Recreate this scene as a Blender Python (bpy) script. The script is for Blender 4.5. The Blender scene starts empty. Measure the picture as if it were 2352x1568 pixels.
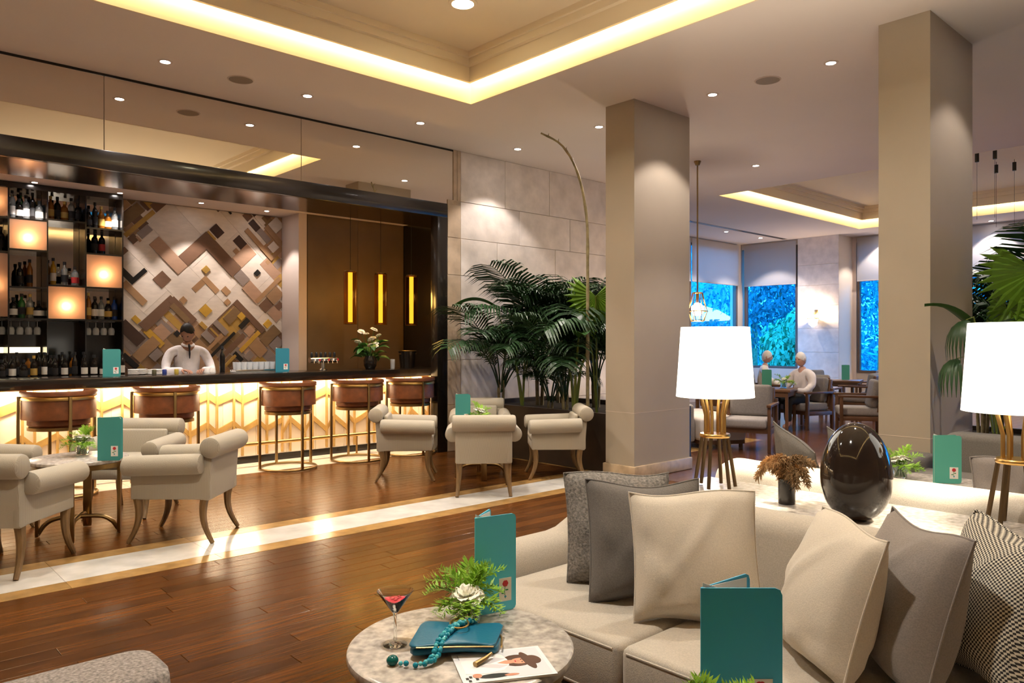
import bpy, bmesh, random
from math import sin, cos, pi, radians, atan2, sqrt, floor
from mathutils import Vector, Matrix, Euler

random.seed(7)
D = bpy.data
S = bpy.context.scene
COL = S.collection
R = radians
V3 = Vector

# ------------------------------------------------------------------ camera
cam = D.cameras.new('camera')
cam.lens = 26.557; cam.sensor_width = 36.0; cam.sensor_fit = 'HORIZONTAL'
cam.shift_y = 0.00128; cam.clip_start = 0.05; cam.clip_end = 200
camo = D.objects.new('camera', cam); COL.objects.link(camo)
camo.location = (0, 0, 1.45); camo.rotation_euler = (R(90), 0, R(47.48 - 90))
S.camera = camo

# ------------------------------------------------------------------ world, exposure
W = D.worlds.new('dusk'); S.world = W; W.use_nodes = True
bg = W.node_tree.nodes['Background']
bg.inputs[0].default_value = (0.015, 0.36, 1.0, 1); bg.inputs[1].default_value = 3.4
S.view_settings.view_transform = 'Standard'; S.view_settings.look = 'None'
S.view_settings.exposure = 1.45; S.view_settings.gamma = 1.0
S.view_settings.use_curve_mapping = False
S.cycles.diffuse_bounces = 7; S.cycles.max_bounces = 12; S.cycles.sample_clamp_indirect = 6.0

# light levels (lamps of the room, plus unseen fill lights added out of frame)
SPOT_W = 58.0          # ceiling downlights
COVE_E = 15.0          # LED strips hidden in the coffers
BAR_E = 46.0           # LED strip below the bar counter
LAMP_W = 55.0          # bulbs in the table lamps
WARM = (1.0, 0.88, 0.81)
COVEC = (1.0, 0.80, 0.44)

# ------------------------------------------------------------------ helpers
def lnk(o, parent=None):
    COL.objects.link(o)
    if parent: o.parent = parent
    return o

class G:
    """collects shapes into one bmesh"""
    def __init__(s): s.bm = bmesh.new()
    def add(s, verts, faces, mat=None):
        vs = [s.bm.verts.new(mat @ Vector(v) if mat else v) for v in verts]
        for f in faces:
            try: s.bm.faces.new([vs[i] for i in f])
            except ValueError: pass
        return s
    def box(s, c, d, rot=None, bev=0.0, seg=2):
        t = bmesh.new(); bmesh.ops.create_cube(t, size=1.0)
        bmesh.ops.scale(t, vec=d, verts=t.verts)
        if bev > 0:
            bmesh.ops.bevel(t, geom=list(t.edges), offset=min(bev, min(d) * .49), segments=seg, profile=.5, affect='EDGES')
        M = Matrix.Translation(c)
        if rot is not None: M = M @ rot
        t.transform(M)
        idx = {v: i for i, v in enumerate(t.verts)}
        s.add([v.co.copy() for v in t.verts], [[idx[v] for v in f.verts] for f in t.faces]); t.free()
        return s
    def b2(s, a, b, bev=0.0, seg=2):
        return s.box([(a[i] + b[i]) / 2 for i in range(3)], [abs(b[i] - a[i]) for i in range(3)], None, bev, seg)
    def tube(s, pts, r, n=8, caps=True, closed=False, flat=1.0):
        pts = [Vector(p) for p in pts]; m = len(pts)
        rr = r if isinstance(r, (list, tuple)) else [r] * m
        V = []; F = []; up = None
        for i, p in enumerate(pts):
            if closed: t = pts[(i + 1) % m] - pts[i - 1]
            else: t = pts[min(i + 1, m - 1)] - pts[max(i - 1, 0)]
            t = t.normalized() if t.length > 1e-9 else Vector((0, 0, 1))
            if up is None:
                up = Vector((0, 0, 1)) if abs(t.z) < .9 else Vector((1, 0, 0))
            a = up - t * up.dot(t)
            if a.length < 1e-6: a = t.orthogonal()
            a.normalize(); b = t.cross(a); up = a
            for k in range(n):
                q = 2 * pi * k / n
                V.append(p + a * (cos(q) * rr[i]) + b * (sin(q) * rr[i] * flat))
        for i in range(m if closed else m - 1):
            j = (i + 1) % m
            for k in range(n):
                F.append([i * n + k, i * n + (k + 1) % n, j * n + (k + 1) % n, j * n + k])
        if caps and not closed:
            F.append(list(range(n))[::-1]); F.append([(m - 1) * n + k for k in range(n)])
        return s.add(V, F)
    def lathe(s, prof, n=24, c=(0, 0, 0), sx=1, sy=1, cap=True):
        V = []; F = []; m = len(prof)
        for r, z in prof:
            for k in range(n):
                q = 2 * pi * k / n
                V.append((c[0] + r * cos(q) * sx, c[1] + r * sin(q) * sy, c[2] + z))
        for i in range(m - 1):
            for k in range(n):
                F.append([i * n + k, i * n + (k + 1) % n, (i + 1) * n + (k + 1) % n, (i + 1) * n + k])
        if cap:
            if prof[0][0] > 1e-6: F.append(list(range(n))[::-1])
            if prof[-1][0] > 1e-6: F.append([(m - 1) * n + k for k in range(n)])
        s.add(V, F); bmesh.ops.remove_doubles(s.bm, verts=s.bm.verts, dist=1e-6)
        return s
    def ball(s, c, r, n=10, m=7):
        r = r if isinstance(r, (tuple, list)) else (r, r, r)
        V = []; F = []
        for i in range(1, m):
            p = pi * i / m
            for k in range(n):
                q = 2 * pi * k / n
                V.append((c[0] + r[0] * sin(p) * cos(q), c[1] + r[1] * sin(p) * sin(q), c[2] + r[2] * cos(p)))
        top = len(V); V.append((c[0], c[1], c[2] + r[2])); V.append((c[0], c[1], c[2] - r[2]))
        for i in range(m - 2):
            for k in range(n): F.append([i * n + k, (i + 1) * n + k, (i + 1) * n + (k + 1) % n, i * n + (k + 1) % n])
        for k in range(n):
            F.append([top, k, (k + 1) % n]); F.append([top + 1, (m - 2) * n + (k + 1) % n, (m - 2) * n + k])
        return s.add(V, F)
    def grid(s, f, nu, nv, cu=False, cv=False):
        V = [f(i / (nu if cu else nu - 1), j / (nv if cv else nv - 1)) for i in range(nu) for j in range(nv)]
        F = []
        for i in range(nu if cu else nu - 1):
            for j in range(nv if cv else nv - 1):
                a, b = (i + 1) % nu, (j + 1) % nv
                F.append([i * nv + j, a * nv + j, a * nv + b, i * nv + b])
        return s.add(V, F)
    def prism(s, pts, z0, z1, M=None):
        n = len(pts)
        V = [(x, y, z0) for x, y in pts] + [(x, y, z1) for x, y in pts]
        F = [list(range(n))[::-1], [n + i for i in range(n)]] + [[i, (i + 1) % n, n + (i + 1) % n, n + i] for i in range(n)]
        return s.add(V, F, M)
    def mesh(s, name, mat, ang=38, fix=True):
        if fix: bmesh.ops.recalc_face_normals(s.bm, faces=s.bm.faces)
        me = D.meshes.new(name); s.bm.to_mesh(me); s.bm.free()
        if mat: me.materials.append(mat)
        if ang and len(me.polygons):
            me.polygons.foreach_set('use_smooth', [True] * len(me.polygons))
            me.set_sharp_from_angle(angle=R(ang))
        return me
    def obj(s, name, mat, parent=None, ang=38, fix=True):
        return lnk(D.objects.new(name, s.mesh(name, mat, ang, fix)), parent)

def tag(o, label=None, cat=None, group=None, kind=None):
    for k, v in (('label', label), ('category', cat), ('group', group), ('kind', kind)):
        if v: o[k] = v
    return o
def thing(name, label, cat, loc=(0, 0, 0), rz=0.0, group=None):
    o = D.objects.new(name, None); o.empty_display_size = .1
    o.location = loc; o.rotation_euler = (0, 0, rz); lnk(o)
    return tag(o, label, cat, group)
KIDS = {}
def kids(o): return list(o.children)
def dup(o, loc=None, rz=None, label=None, group=None, parent=None):
    def rec(a, p):
        c = a.copy(); COL.objects.link(c)
        if p: c.parent = p
        for k in a.children: rec(k, c)
        return c
    c = rec(o, parent)
    if loc is not None: c.location = loc
    if rz is not None: c.rotation_euler = (0, 0, rz)
    if label: c['label'] = label
    if group: c['group'] = group
    return c
def struct(o): o['kind'] = 'structure'; return o

# ------------------------------------------------------------------ materials
def mat(name, col, r=.5, m=0.0, n=None, bump=None, tr=0.0, em=None, es=0.0, coat=0.0, ior=1.45, spec=.5, stretch=None, rnd=None, sheen=0):
    M = D.materials.new(name); M.use_nodes = True
    nt = M.node_tree; N = nt.nodes; L = nt.links; P = N['Principled BSDF']
    P.inputs['Base Color'].default_value = (*col, 1); P.inputs['Roughness'].default_value = r
    P.inputs['Metallic'].default_value = m; P.inputs['IOR'].default_value = ior
    P.inputs['Specular IOR Level'].default_value = spec
    P.inputs['Transmission Weight'].default_value = tr
    P.inputs['Coat Weight'].default_value = coat; P.inputs['Coat Roughness'].default_value = .08
    if sheen: P.inputs['Sheen Weight'].default_value = sheen
    if em: P.inputs['Emission Color'].default_value = (*em, 1); P.inputs['Emission Strength'].default_value = es
    vec = None
    if n or bump or rnd:
        tc = N.new('ShaderNodeTexCoord'); vec = tc.outputs['Object']
        if rnd:
            oi = N.new('ShaderNodeObjectInfo')
            ad = N.new('ShaderNodeVectorMath'); ad.operation = 'ADD'
            sc = N.new('ShaderNodeVectorMath'); sc.operation = 'SCALE'; sc.inputs[0].default_value = (37, 91, 13)
            L.new(oi.outputs['Random'], sc.inputs['Scale'])
            L.new(vec, ad.inputs[0]); L.new(sc.outputs[0], ad.inputs[1]); vec = ad.outputs[0]
        if stretch:
            mp = N.new('ShaderNodeMapping'); mp.inputs['Scale'].default_value = stretch
            L.new(vec, mp.inputs[0]); vec = mp.outputs[0]
    csock = None
    if n:
        t = N.new('ShaderNodeTexNoise'); t.inputs['Scale'].default_value = n[0]; t.inputs['Detail'].default_value = 5
        L.new(vec, t.inputs['Vector'])
        rp = N.new('ShaderNodeValToRGB'); k = n[1]
        rp.color_ramp.elements[0].position = .3; rp.color_ramp.elements[1].position = .7
        lo = n[2] if len(n) > 2 else tuple(c * (1 - k) for c in col); hi = tuple(min(1, c * (1 + k * .6)) for c in col)
        rp.color_ramp.elements[0].color = (*lo, 1); rp.color_ramp.elements[1].color = (*hi, 1)
        L.new(t.outputs['Fac'], rp.inputs[0]); csock = rp.outputs[0]
    if rnd:
        hs = N.new('ShaderNodeHueSaturation')
        mr = N.new('ShaderNodeMapRange'); mr.inputs[3].default_value = 1 - rnd; mr.inputs[4].default_value = 1 + rnd
        L.new(oi.outputs['Random'], mr.inputs[0]); L.new(mr.outputs[0], hs.inputs['Value'])
        if csock: L.new(csock, hs.inputs['Color'])
        else: hs.inputs['Color'].default_value = (*col, 1)
        csock = hs.outputs[0]
    if csock: L.new(csock, P.inputs['Base Color'])
    if bump:
        t = N.new('ShaderNodeTexNoise'); t.inputs['Scale'].default_value = bump[0]; t.inputs['Detail'].default_value = 3
        L.new(vec, t.inputs['Vector'])
        b = N.new('ShaderNodeBump'); b.inputs['Strength'].default_value = bump[1]; b.inputs['Distance'].default_value = .01
        L.new(t.outputs['Fac'], b.inputs['Height']); L.new(b.outputs[0], P.inputs['Normal'])
    return M

def emis(name, col, s):
    M = D.materials.new(name); M.use_nodes = True; nt = M.node_tree
    nt.nodes.clear(); e = nt.nodes.new('ShaderNodeEmission'); o = nt.nodes.new('ShaderNodeOutputMaterial')
    e.inputs[0].default_value = (*col, 1); e.inputs[1].default_value = s
    nt.links.new(e.outputs[0], o.inputs[0]); return M

def pattern(name, c1, c2, scale, r=.9, rot=0.0, kind='check'):
    """woven pattern on object x/z coordinates"""
    M = mat(name, c1, r, bump=(260, .25)); nt = M.node_tree; N = nt.nodes; L = nt.links
    tc = N.new('ShaderNodeTexCoord'); mp = N.new('ShaderNodeMapping')
    L.new(tc.outputs['Object'], mp.inputs[0])
    if kind == 'check':
        mp.inputs['Scale'].default_value = (scale, 0, scale); mp.inputs['Location'].default_value = (0, .5, 0); mp.inputs['Rotation'].default_value = (0, rot, 0)
        t = N.new('ShaderNodeTexChecker'); t.inputs['Scale'].default_value = 1
        t.inputs[1].default_value = (*c1, 1); t.inputs[2].default_value = (*c2, 1)
        L.new(mp.outputs[0], t.inputs[0]); out = t.outputs[0]
    else:
        sx = N.new('ShaderNodeSeparateXYZ'); L.new(mp.outputs[0], sx.inputs[0])
        def wave(sock):
            a = N.new('ShaderNodeMath'); a.operation = 'MULTIPLY'; a.inputs[1].default_value = scale; L.new(sock, a.inputs[0])
            b = N.new('ShaderNodeMath'); b.operation = 'SINE'; L.new(a.outputs[0], b.inputs[0]); return b.outputs[0]
        a = N.new('ShaderNodeMath'); a.operation = 'MULTIPLY'; L.new(wave(sx.outputs[0]), a.inputs[0]); L.new(wave(sx.outputs[1]), a.inputs[1])
        rp = N.new('ShaderNodeMapRange'); rp.inputs[1].default_value = -.5; rp.inputs[2].default_value = .5; L.new(a.outputs[0], rp.inputs[0])
        mx = N.new('ShaderNodeMix'); mx.data_type = 'RGBA'; mx.inputs[6].default_value = (*c1, 1); mx.inputs[7].default_value = (*c2, 1)
        L.new(rp.outputs[0], mx.inputs[0]); out = mx.outputs[2]
    L.new(out, N['Principled BSDF'].inputs['Base Color'])
    return M

m_ceil = mat('ceiling paint', (.76, .69, .65), .85, n=(.7, .03))
m_coffer = mat('coffer paint', (.82, .72, .55), .8)
m_col = mat('column plaster', (.43, .37, .29), .7, n=(1.5, .05), bump=(60, .04))
m_wall = mat('beige wall', (.66, .57, .48), .8)
m_base = mat('beige marble skirting', (.56, .43, .29), .35, n=(9, .25))
m_stone = mat('travertine', (.76, .69, .63), .6, n=(5, .16), bump=(35, .12), rnd=.05)
m_pil = mat('pilaster stone', (.52, .40, .28), .55, n=(6, .2))
m_plank = mat('oiled hardwood', (.088, .029, .005), .27, n=(3.0, .45), stretch=(1.2, 18, 1), rnd=.34, coat=.02, spec=.24, bump=(40, .03))
m_plank.node_tree.nodes['Principled BSDF'].inputs['Specular Tint'].default_value = (1, .72, .45, 1)
m_plank2 = mat('oiled hardwood far', (.14, .055, .026), .2, n=(3.0, .5), stretch=(.7, 9, 1), coat=.3)
m_sub = mat('sub floor', (.03, .013, .006), .8)
m_mar = mat('cream marble', (.66, .64, .60), .16, n=(4, .22), rnd=.06)
m_gold = mat('honey marble border', (.38, .22, .075), .2, n=(7, .3), rnd=.06)
m_black = mat('black lacquer', (.012, .009, .007), .22, coat=.3)
m_bronze = mat('polished bronze soffit', (.10, .062, .040), .16, m=.85, n=(2, .2))
m_brown = mat('brown leather panel', (.15, .10, .055), .45, n=(3, .12))
m_pink = mat('pale plaster', (.66, .56, .50), .8)
m_mirror = mat('antique mirror', (.80, .74, .66), .015, m=1.0)
m_smoke = mat('smoked mirror', (.50, .46, .42), .04, m=1.0)
m_brass = mat('brushed brass', (.60, .38, .13), .3, m=1.0)
m_dbrass = mat('aged brass', (.30, .20, .085), .35, m=1.0)
m_rod = mat('dark bronze rod', (.13, .085, .045), .4, m=.9)
m_chrome = mat('polished steel', (.75, .74, .72), .12, m=1.0)
m_leather = mat('cognac leather', (.19, .060, .018), .42, n=(12, .3), bump=(90, .1))
m_panel = mat('bar front panel', (.86, .77, .62), .5)
m_slat = mat('golden slat', (.52, .32, .10), .4, n=(10, .15))
m_chair = pattern('striped linen', (.46, .415, .335), (.37, .33, .26), 800, kind='stripe')
m_leg = mat('walnut leg', (.21, .125, .052), .45, n=(8, .3), stretch=(6, 6, 1))
m_tmar = mat('speckled marble', (.50, .455, .41), .25, n=(34, .42))
m_sofa = mat('sofa linen', (.45, .40, .335), .9, n=(180, .14), bump=(300, .2), sheen=.2)
m_tweed = mat('grey tweed', (.28, .245, .225), .95, n=(110, .55), bump=(200, .35))
m_pbeige = mat('beige cotton', (.56, .50, .42), .9, n=(220, .1), bump=(220, .12), sheen=.15)
m_pdark = mat('dark grey cotton', (.135, .12, .11), .92, n=(200, .2), bump=(200, .14), sheen=.15)
m_ptaupe = mat('taupe cotton', (.22, .19, .172), .9, n=(220, .15), bump=(220, .14), sheen=.15)
m_pweave = mat('coarse charcoal weave', (.22, .20, .18), .95, n=(90, .5), bump=(120, .5))
m_phound = pattern('houndstooth', (.60, .55, .46), (.030, .026, .025), 160, rot=R(20))
m_gsofa = mat('grey sofa cloth', (.155, .14, .125), .9, n=(150, .2), bump=(250, .2))
m_teal = mat('teal card', (.10, .60, .80), .45)
m_teal2 = mat('deep teal card', (.045, .40, .64), .45)
m_tealg = mat('green teal card', (.055, .30, .29), .45)
m_tealb = mat('blue teal card', (.030, .235, .33), .45)
m_mint = mat('mint card', (.095, .42, .34), .45)
m_paper = mat('white paper', (.80, .77, .72), .7)
m_red = mat('red print', (.55, .03, .04), .6)
m_pgreen = mat('green print', (.06, .25, .10), .6)
m_pblue = mat('blue print', (.03, .36, .60), .5)
m_glass = mat('clear glass', (.95, .97, .96), .02, tr=1.0, ior=1.45)
m_thin = mat('window glass', (.97, .99, 1.0), 0.0, tr=1.0, ior=1.02)
m_drink = mat('pink cocktail', (.70, .045, .075), .12)
m_leaf = mat('dark palm leaf', (.022, .062, .020), .38, rnd=.35)
m_leafb = mat('bright palm leaf', (.13, .26, .018), .42, rnd=.25)
m_leafm = mat('mid green leaf', (.05, .15, .028), .4, rnd=.3)
m_fern = mat('feathery fern', (.24, .44, .03), .5, rnd=.2)
m_petal = mat('white petal', (.86, .84, .74), .6)
m_stemm = mat('green stem', (.16, .20, .03), .5)
m_bark = mat('dry cane', (.34, .29, .16), .7, n=(14, .4))
m_soil = mat('dark soil', (.02, .014, .01), .95)
m_planter = mat('dark stained planter', (.028, .018, .012), .4, n=(6, .3))
m_sculp = mat('dark glazed ceramic', (.020, .013, .010), .07, coat=.2, spec=.4)
m_dried = mat('dried plume', (.40, .25, .12), .9, rnd=.3)
m_bluel = mat('petrol blue leather', (.008, .125, .215), .34, bump=(120, .06))
m_bead = mat('turquoise bead', (.008, .24, .34), .12)
m_skin = mat('skin', (.33, .16, .095), .55)
m_skin2 = mat('pale skin', (.55, .32, .25), .55)
m_shirt = mat('white shirt', (.72, .67, .67), .85, n=(9, .10), bump=(11, 1.0))
m_hair = mat('black hair', (.010, .008, .007), .5)
m_whair = mat('white hair', (.75, .73, .72), .7)
m_dark = mat('dark cloth', (.02, .02, .022), .8)
m_wood = mat('walnut frame', (.12, .055, .025), .4, n=(5, .25))
m_fcush = mat('far chair cloth', (.20, .18, .165), .9, n=(60, .15))
m_fgrey = mat('far grey upholstery', (.30, .275, .26), .9, n=(60, .12))
m_white = mat('white upholstery', (.60, .55, .50), .9)
m_blind = mat('roller blind', (.62, .58, .56), .85)
def _blind():
    nt = m_blind.node_tree; P = nt.nodes['Principled BSDF']; t = nt.nodes.new('ShaderNodeBsdfTranslucent'); t.inputs[0].default_value = (.75, .72, .70, 1)
    mx = nt.nodes.new('ShaderNodeMixShader'); mx.inputs[0].default_value = .4; out = nt.nodes['Material Output']
    nt.links.new(P.outputs[0], mx.inputs[1]); nt.links.new(t.outputs[0], mx.inputs[2]); nt.links.new(mx.outputs[0], out.inputs[0])
_blind()
m_frame = mat('window frame', (.13, .09, .07), .5)
m_blackm = mat('black metal', (.015, .015, .015), .4)
m_sil = mat('loudspeaker grille', (.30, .24, .18), .7)
m_lens = emis('downlight lens', (1, .93, .90), 30)
m_big = emis('large downlight lens', (1, .88, .55), 22)
m_led = emis('cove led', COVEC, COVE_E)
m_barled = emis('bar led', (1.0, .80, .55), BAR_E)
m_shade = emis('lit lampshade', (1.0, .92, .78), 1.7)
m_tubeY = emis('amber tube', (1.0, .52, .05), .85)
m_bulb = emis('bulb', (1.0, .66, .36), 11)
m_lant = emis('lantern glow', (1.0, .78, .55), 8)

def boxpanel_mat():
    M = D.materials.new('lit box cloth'); M.use_nodes = True; nt = M.node_tree; nt.nodes.clear(); N = nt.nodes
    o = N.new('ShaderNodeOutputMaterial'); t = N.new('ShaderNodeBsdfTranslucent'); g = N.new('ShaderNodeBsdfTransparent'); mx = N.new('ShaderNodeMixShader')
    dd = N.new('ShaderNodeBsdfDiffuse'); m2 = N.new('ShaderNodeMixShader')
    t.inputs[0].default_value = (.92, .66, .46, 1); dd.inputs[0].default_value = (.8, .6, .45, 1); m2.inputs[0].default_value = .25
    mx.inputs[0].default_value = .30
    nt.links.new(t.outputs[0], m2.inputs[1]); nt.links.new(dd.outputs[0], m2.inputs[2])
    nt.links.new(m2.outputs[0], mx.inputs[1]); nt.links.new(g.outputs[0], mx.inputs[2]); nt.links.new(mx.outputs[0], o.inputs[0])
    return M
m_lbox = boxpanel_mat()

FWA = R(47.48)
FW = Vector((cos(FWA), sin(FWA), 0)); RT = Vector((sin(FWA), -cos(FWA), 0))

# ================================================================== ROOM SHELL
HC = 4.04
XS0, XS1, YS0, YS1 = -4.2, 19.4, -4.2, 11.0
HOLES = [(-2.6, 5.235, -1.0, 6.365), (11.65, 17.45, -2.6, 7.35)]
g = G()
xs = sorted({XS0, XS1} | {v for h in HOLES for v in h[:2]}); ys = sorted({YS0, YS1} | {v for h in HOLES for v in h[2:]})
for i in range(len(xs) - 1):
    for j in range(len(ys) - 1):
        cx, cy = (xs[i] + xs[i + 1]) / 2, (ys[j] + ys[j + 1]) / 2
        if any(h[0] < cx < h[1] and h[2] < cy < h[3] for h in HOLES): continue
        g.b2((xs[i], ys[j], HC), (xs[i + 1], ys[j + 1], HC + .05))
ceiling = struct(g.obj('ceiling', m_ceil, ang=0))
g = G().b2((XS0 - .3, YS0 - .3, 4.9), (XS1 + .3, YS1 + .3, 5.0)); o = struct(g.obj('ceiling_slab', m_ceil, ang=0)); o.parent = ceiling

def ring(g, x0, x1, y0, y1, z0, z1, t):
    """square ring of wall thickness t growing inward from the given rectangle"""
    g.b2((x0, y0, z0), (x0 + t, y1, z1)); g.b2((x1 - t, y0, z0), (x1, y1, z1))
    g.b2((x0 + t, y0, z0), (x1 - t, y0 + t, z1)); g.b2((x0 + t, y1 - t, z0), (x1 - t, y1, z1))
for k, (x0, x1, y0, y1) in enumerate(HOLES):
    g = G(); ring(g, x0 - .001, x1 + .001, y0 - .001, y1 + .001, HC - .001, HC + .36, .02)
    struct(g.obj('trim_%d' % (k + 1), m_coffer, ceiling, ang=0))         # lit riser of the coffer
    ix = .12
    g = G(); ring(g, x0 + ix, x1 - ix, y0 + ix, y1 - ix, HC + .175, HC + .36, .03)
    ring(g, x0, x1, y0, y1, HC + .33, HC + .36, ix + .03)
    ring(g, x0 + ix + .03, x1 - ix - .03, y0 + ix + .03, y1 - ix - .03, HC + .33, HC + .42, .05)
    ring(g, x0 + ix + .06, x1 - ix - .06, y0 + ix + .06, y1 - ix - .06, HC + .40, HC + .47, .05)
    struct(g.obj('cornice', m_coffer, ceiling, ang=0))
    g = G().b2((x0, y0, HC + .46), (x1, y1, HC + .52)); struct(g.obj('coffer_top', m_coffer, ceiling, ang=0))
    g = G(); ring(g, x0 + ix - .012, x1 - ix + .012, y0 + ix - .012, y1 - ix + .012, HC + .235, HC + .27, .010)
    o = g.obj('light_strip', m_led, ceiling, ang=0)

# floor slab and boards
floor_o = struct(G().b2((XS0, YS0, -.12), (XS1, YS1, -.016)).obj('floor', m_sub, ang=0))
def boards(x0, x1, y0, y1, w, lens, name='plank'):
    global NPL
    y = y0; row = 0
    while y < y1 - .02:
        ww = min(w, y1 - y); x = x0 - random.random() * lens[0]
        while x < x1:
            L = random.choice(lens); a = max(x, x0); b = min(x + L, x1)
            if b - a > .05: yield (a, b, y, y + ww)
            x += L
        y += w; row += 1
PM = {}
def plank_mesh(L, w):
    k = (round(L, 2), round(w, 3))
    if k not in PM:
        PM[k] = G().box((0, 0, -.008), (k[0] - .002, k[1] - .002, .016), None, .0015, 1).mesh('plank', m_plank, ang=0)
    return PM[k]
np_ = 0; stuff = G(); PW = .118
for a, b, c, d in boards(-1.2, 6.6, 1.75, 5.045, PW, (1.1, 1.45)):
    px = (a + b) / 2; py = (c + d) / 2
    if np_ < 205:
        o = D.objects.new('plank', plank_mesh(b - a, d - c)); lnk(o, floor_o); o.location = (px, py, 0); np_ += 1
    else: stuff.box((px, py, -.008), (b - a - .002, d - c - .002, .016))
for a, b, c, d in boards(-.3, 6.42, 5.785, 8.15, PW, (1.25, 1.6)):
    px = (a + b) / 2; py = (c + d) / 2
    if np_ < 300:
        o = D.objects.new('plank', plank_mesh(b - a, d - c)); lnk(o, floor_o); o.location = (px, py, 0); np_ += 1
    else: stuff.box((px, py, -.008), (b - a - .002, d - c - .002, .016))
for a, b, c, d in list(boards(XS0, 6.6, YS0, 1.75, .118, (1.8, 2.2))) + list(boards(XS0, -1.2, 1.75, 5.045, .118, (1.5,))) + list(boards(XS0, -.3, 5.785, 8.15, .118, (1.5,))):
    stuff.box(((a + b) / 2, (c + d) / 2, -.008), (b - a - .002, d - c - .002, .016))
o = stuff.obj('planking', m_plank, floor_o, ang=0); o['kind'] = 'stuff'
stuff = G()
for a, b, c, d in list(boards(6.6, 7.4, YS0, 5.03, .118, (1.5,))) + list(boards(7.4, XS1, YS0, 8.15, .15, (2.2, 2.6))) + list(boards(10.4, XS1, 8.15, YS1, .15, (2.2,))):
    stuff.box(((a + b) / 2, (c + d) / 2, -.008), (b - a - .002, d - c - .002, .016))
o = stuff.obj('planking', m_plank2, floor_o, ang=0); o['kind'] = 'stuff'
# marble band across the floor
g1 = G().box((0, 0, -.007), (.8985, .412, .018), None, .001, 1).mesh('marble_tile', m_mar, ang=0)
g2 = G().box((0, 0, -.007), (.8985, .158, .018), None, .001, 1).mesh('border_tile', m_gold, ang=0)
for i in range(10):
    x = -1.15 + i * .9
    for me, y in ((g1, 5.415), (g2, 5.125), (g2, 5.704)):
        if x + .45 > 6.9: continue
        if me is g1 or not (x > 5.4 and y < 5.4 and False):
            o = D.objects.new(me.name, me); lnk(o, floor_o); o.location = (x, y, 0)
# pale stone floor in front of the bar
g3 = G().box((0, 0, -.007), (.796, .694, .018), None, .001, 1).mesh('stone_tile', mat('pale stone tile', (.72, .62, .50), .25, n=(5, .1), rnd=.04), ang=0)
for i in range(10):
    o = D.objects.new('stone_tile', g3); lnk(o, floor_o); o.location = (-.5 + i * .8, 8.497, 0)
G().b2((-1, 8.845, -.014), (7.2, 10.4, .001)).obj('bar_floor', m_black, floor_o, ang=0)
G().b2((6.42, 5.785, -.014), (10.4, 8.2, .001)).obj('stone_border', m_gold, floor_o, ang=0)

# columns
def column(n, x0, x1, y0, y1):
    o = struct(G().b2((x0, y0, .002), (x1, y1, HC)).obj('column', m_col, ang=0))
    b = G().b2((x0 - .025, y0 - .025, .003), (x1 + .025, y1 + .025, .135), .008).obj('baseboard', m_base, o, ang=30)
    g = G().b2((x0 - .0015, y0 - .0015, .70), (x1 + .0015, y1 + .0015, .704)).obj('joint_line', m_wall, o, ang=0)
    return o
column(1, 6.372, 7.386, 5.03, 5.424)
column(2, 6.375, 7.386, 2.134, 2.524)

# outer walls
def wall(name, a, b, m=m_wall): return struct(G().b2(a, b).obj(name, m, ang=0))
wall('wall_left', (XS0 - .15, YS0, 0), (XS0, YS1, 4.9))
wall('wall_near', (XS0, YS0 - .15, 0), (XS1, YS0, 4.9))
# bar wall: mirror zone, header and frame (plane y = 8.01)
YB = 8.01; XJ0, XJ1 = 6.005, 6.171
bw = wall('wall_bar', (XS0, YB + .012, 3.30), (6.40, YB + .3, HC))
seams = [XS0, 1.02, 2.02, 4.07, 6.268]
for i in range(4):
    G().b2((seams[i] + .0025, YB, 3.302), (seams[i + 1] - .0025, YB + .011, HC - .02), .002, 1).obj('mirror_panel', m_mirror, bw, ang=0)
G().b2((XS0, YB - .004, HC - .024), (6.27, YB + .012, HC - .001)).obj('shadow_gap', m_black, bw, ang=0)
G().b2((XS0, YB - .01, 3.118), (XJ1, YB + .06, 3.302), .004).obj('header', m_black, bw)
G().b2((XJ0, YB - .01, .002), (XJ1, YB + .14, 3.118), .004).obj('jamb', m_black, bw)
G().b2((XS0, YB + .06, 3.118), (6.7, 8.885, 3.20)).obj('soffit', m_bronze, bw, ang=0)
# niche
XR = 6.64; YN = 10.26; ZN = 3.25
nw = wall('wall_back', (XS0, YN, 0), (4.92, YN + .12, ZN + .1), m_pink)
wall('wall_return', (4.90, 9.72, 0), (5.02, YN, ZN), m_pink)
bp = wall('wall_panel', (5.02, 9.72, 0), (XR + .1, 9.84, ZN + .02), m_brown)
for i in range(2): G().b2((5.03 + i * .805, 9.712, .02), (5.03 + i * .805 + .8, 9.7195, ZN - .02), .002, 1).obj('leather_panel', m_brown, bp, ang=0)
wall('wall_niche_right', (XR, YB + .14, 0), (XR + .1, 9.72, ZN + .02), m_black)
struct(G().b2((XS0, 8.885, ZN), (XR + .1, YN + .1, ZN + .04)).obj('ceiling_niche', m_pink, ang=0))
wall('wall_niche_left', (XS0 + .01, YB + .2, 0), (XS0 + .1, YN, ZN), m_black)

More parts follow.
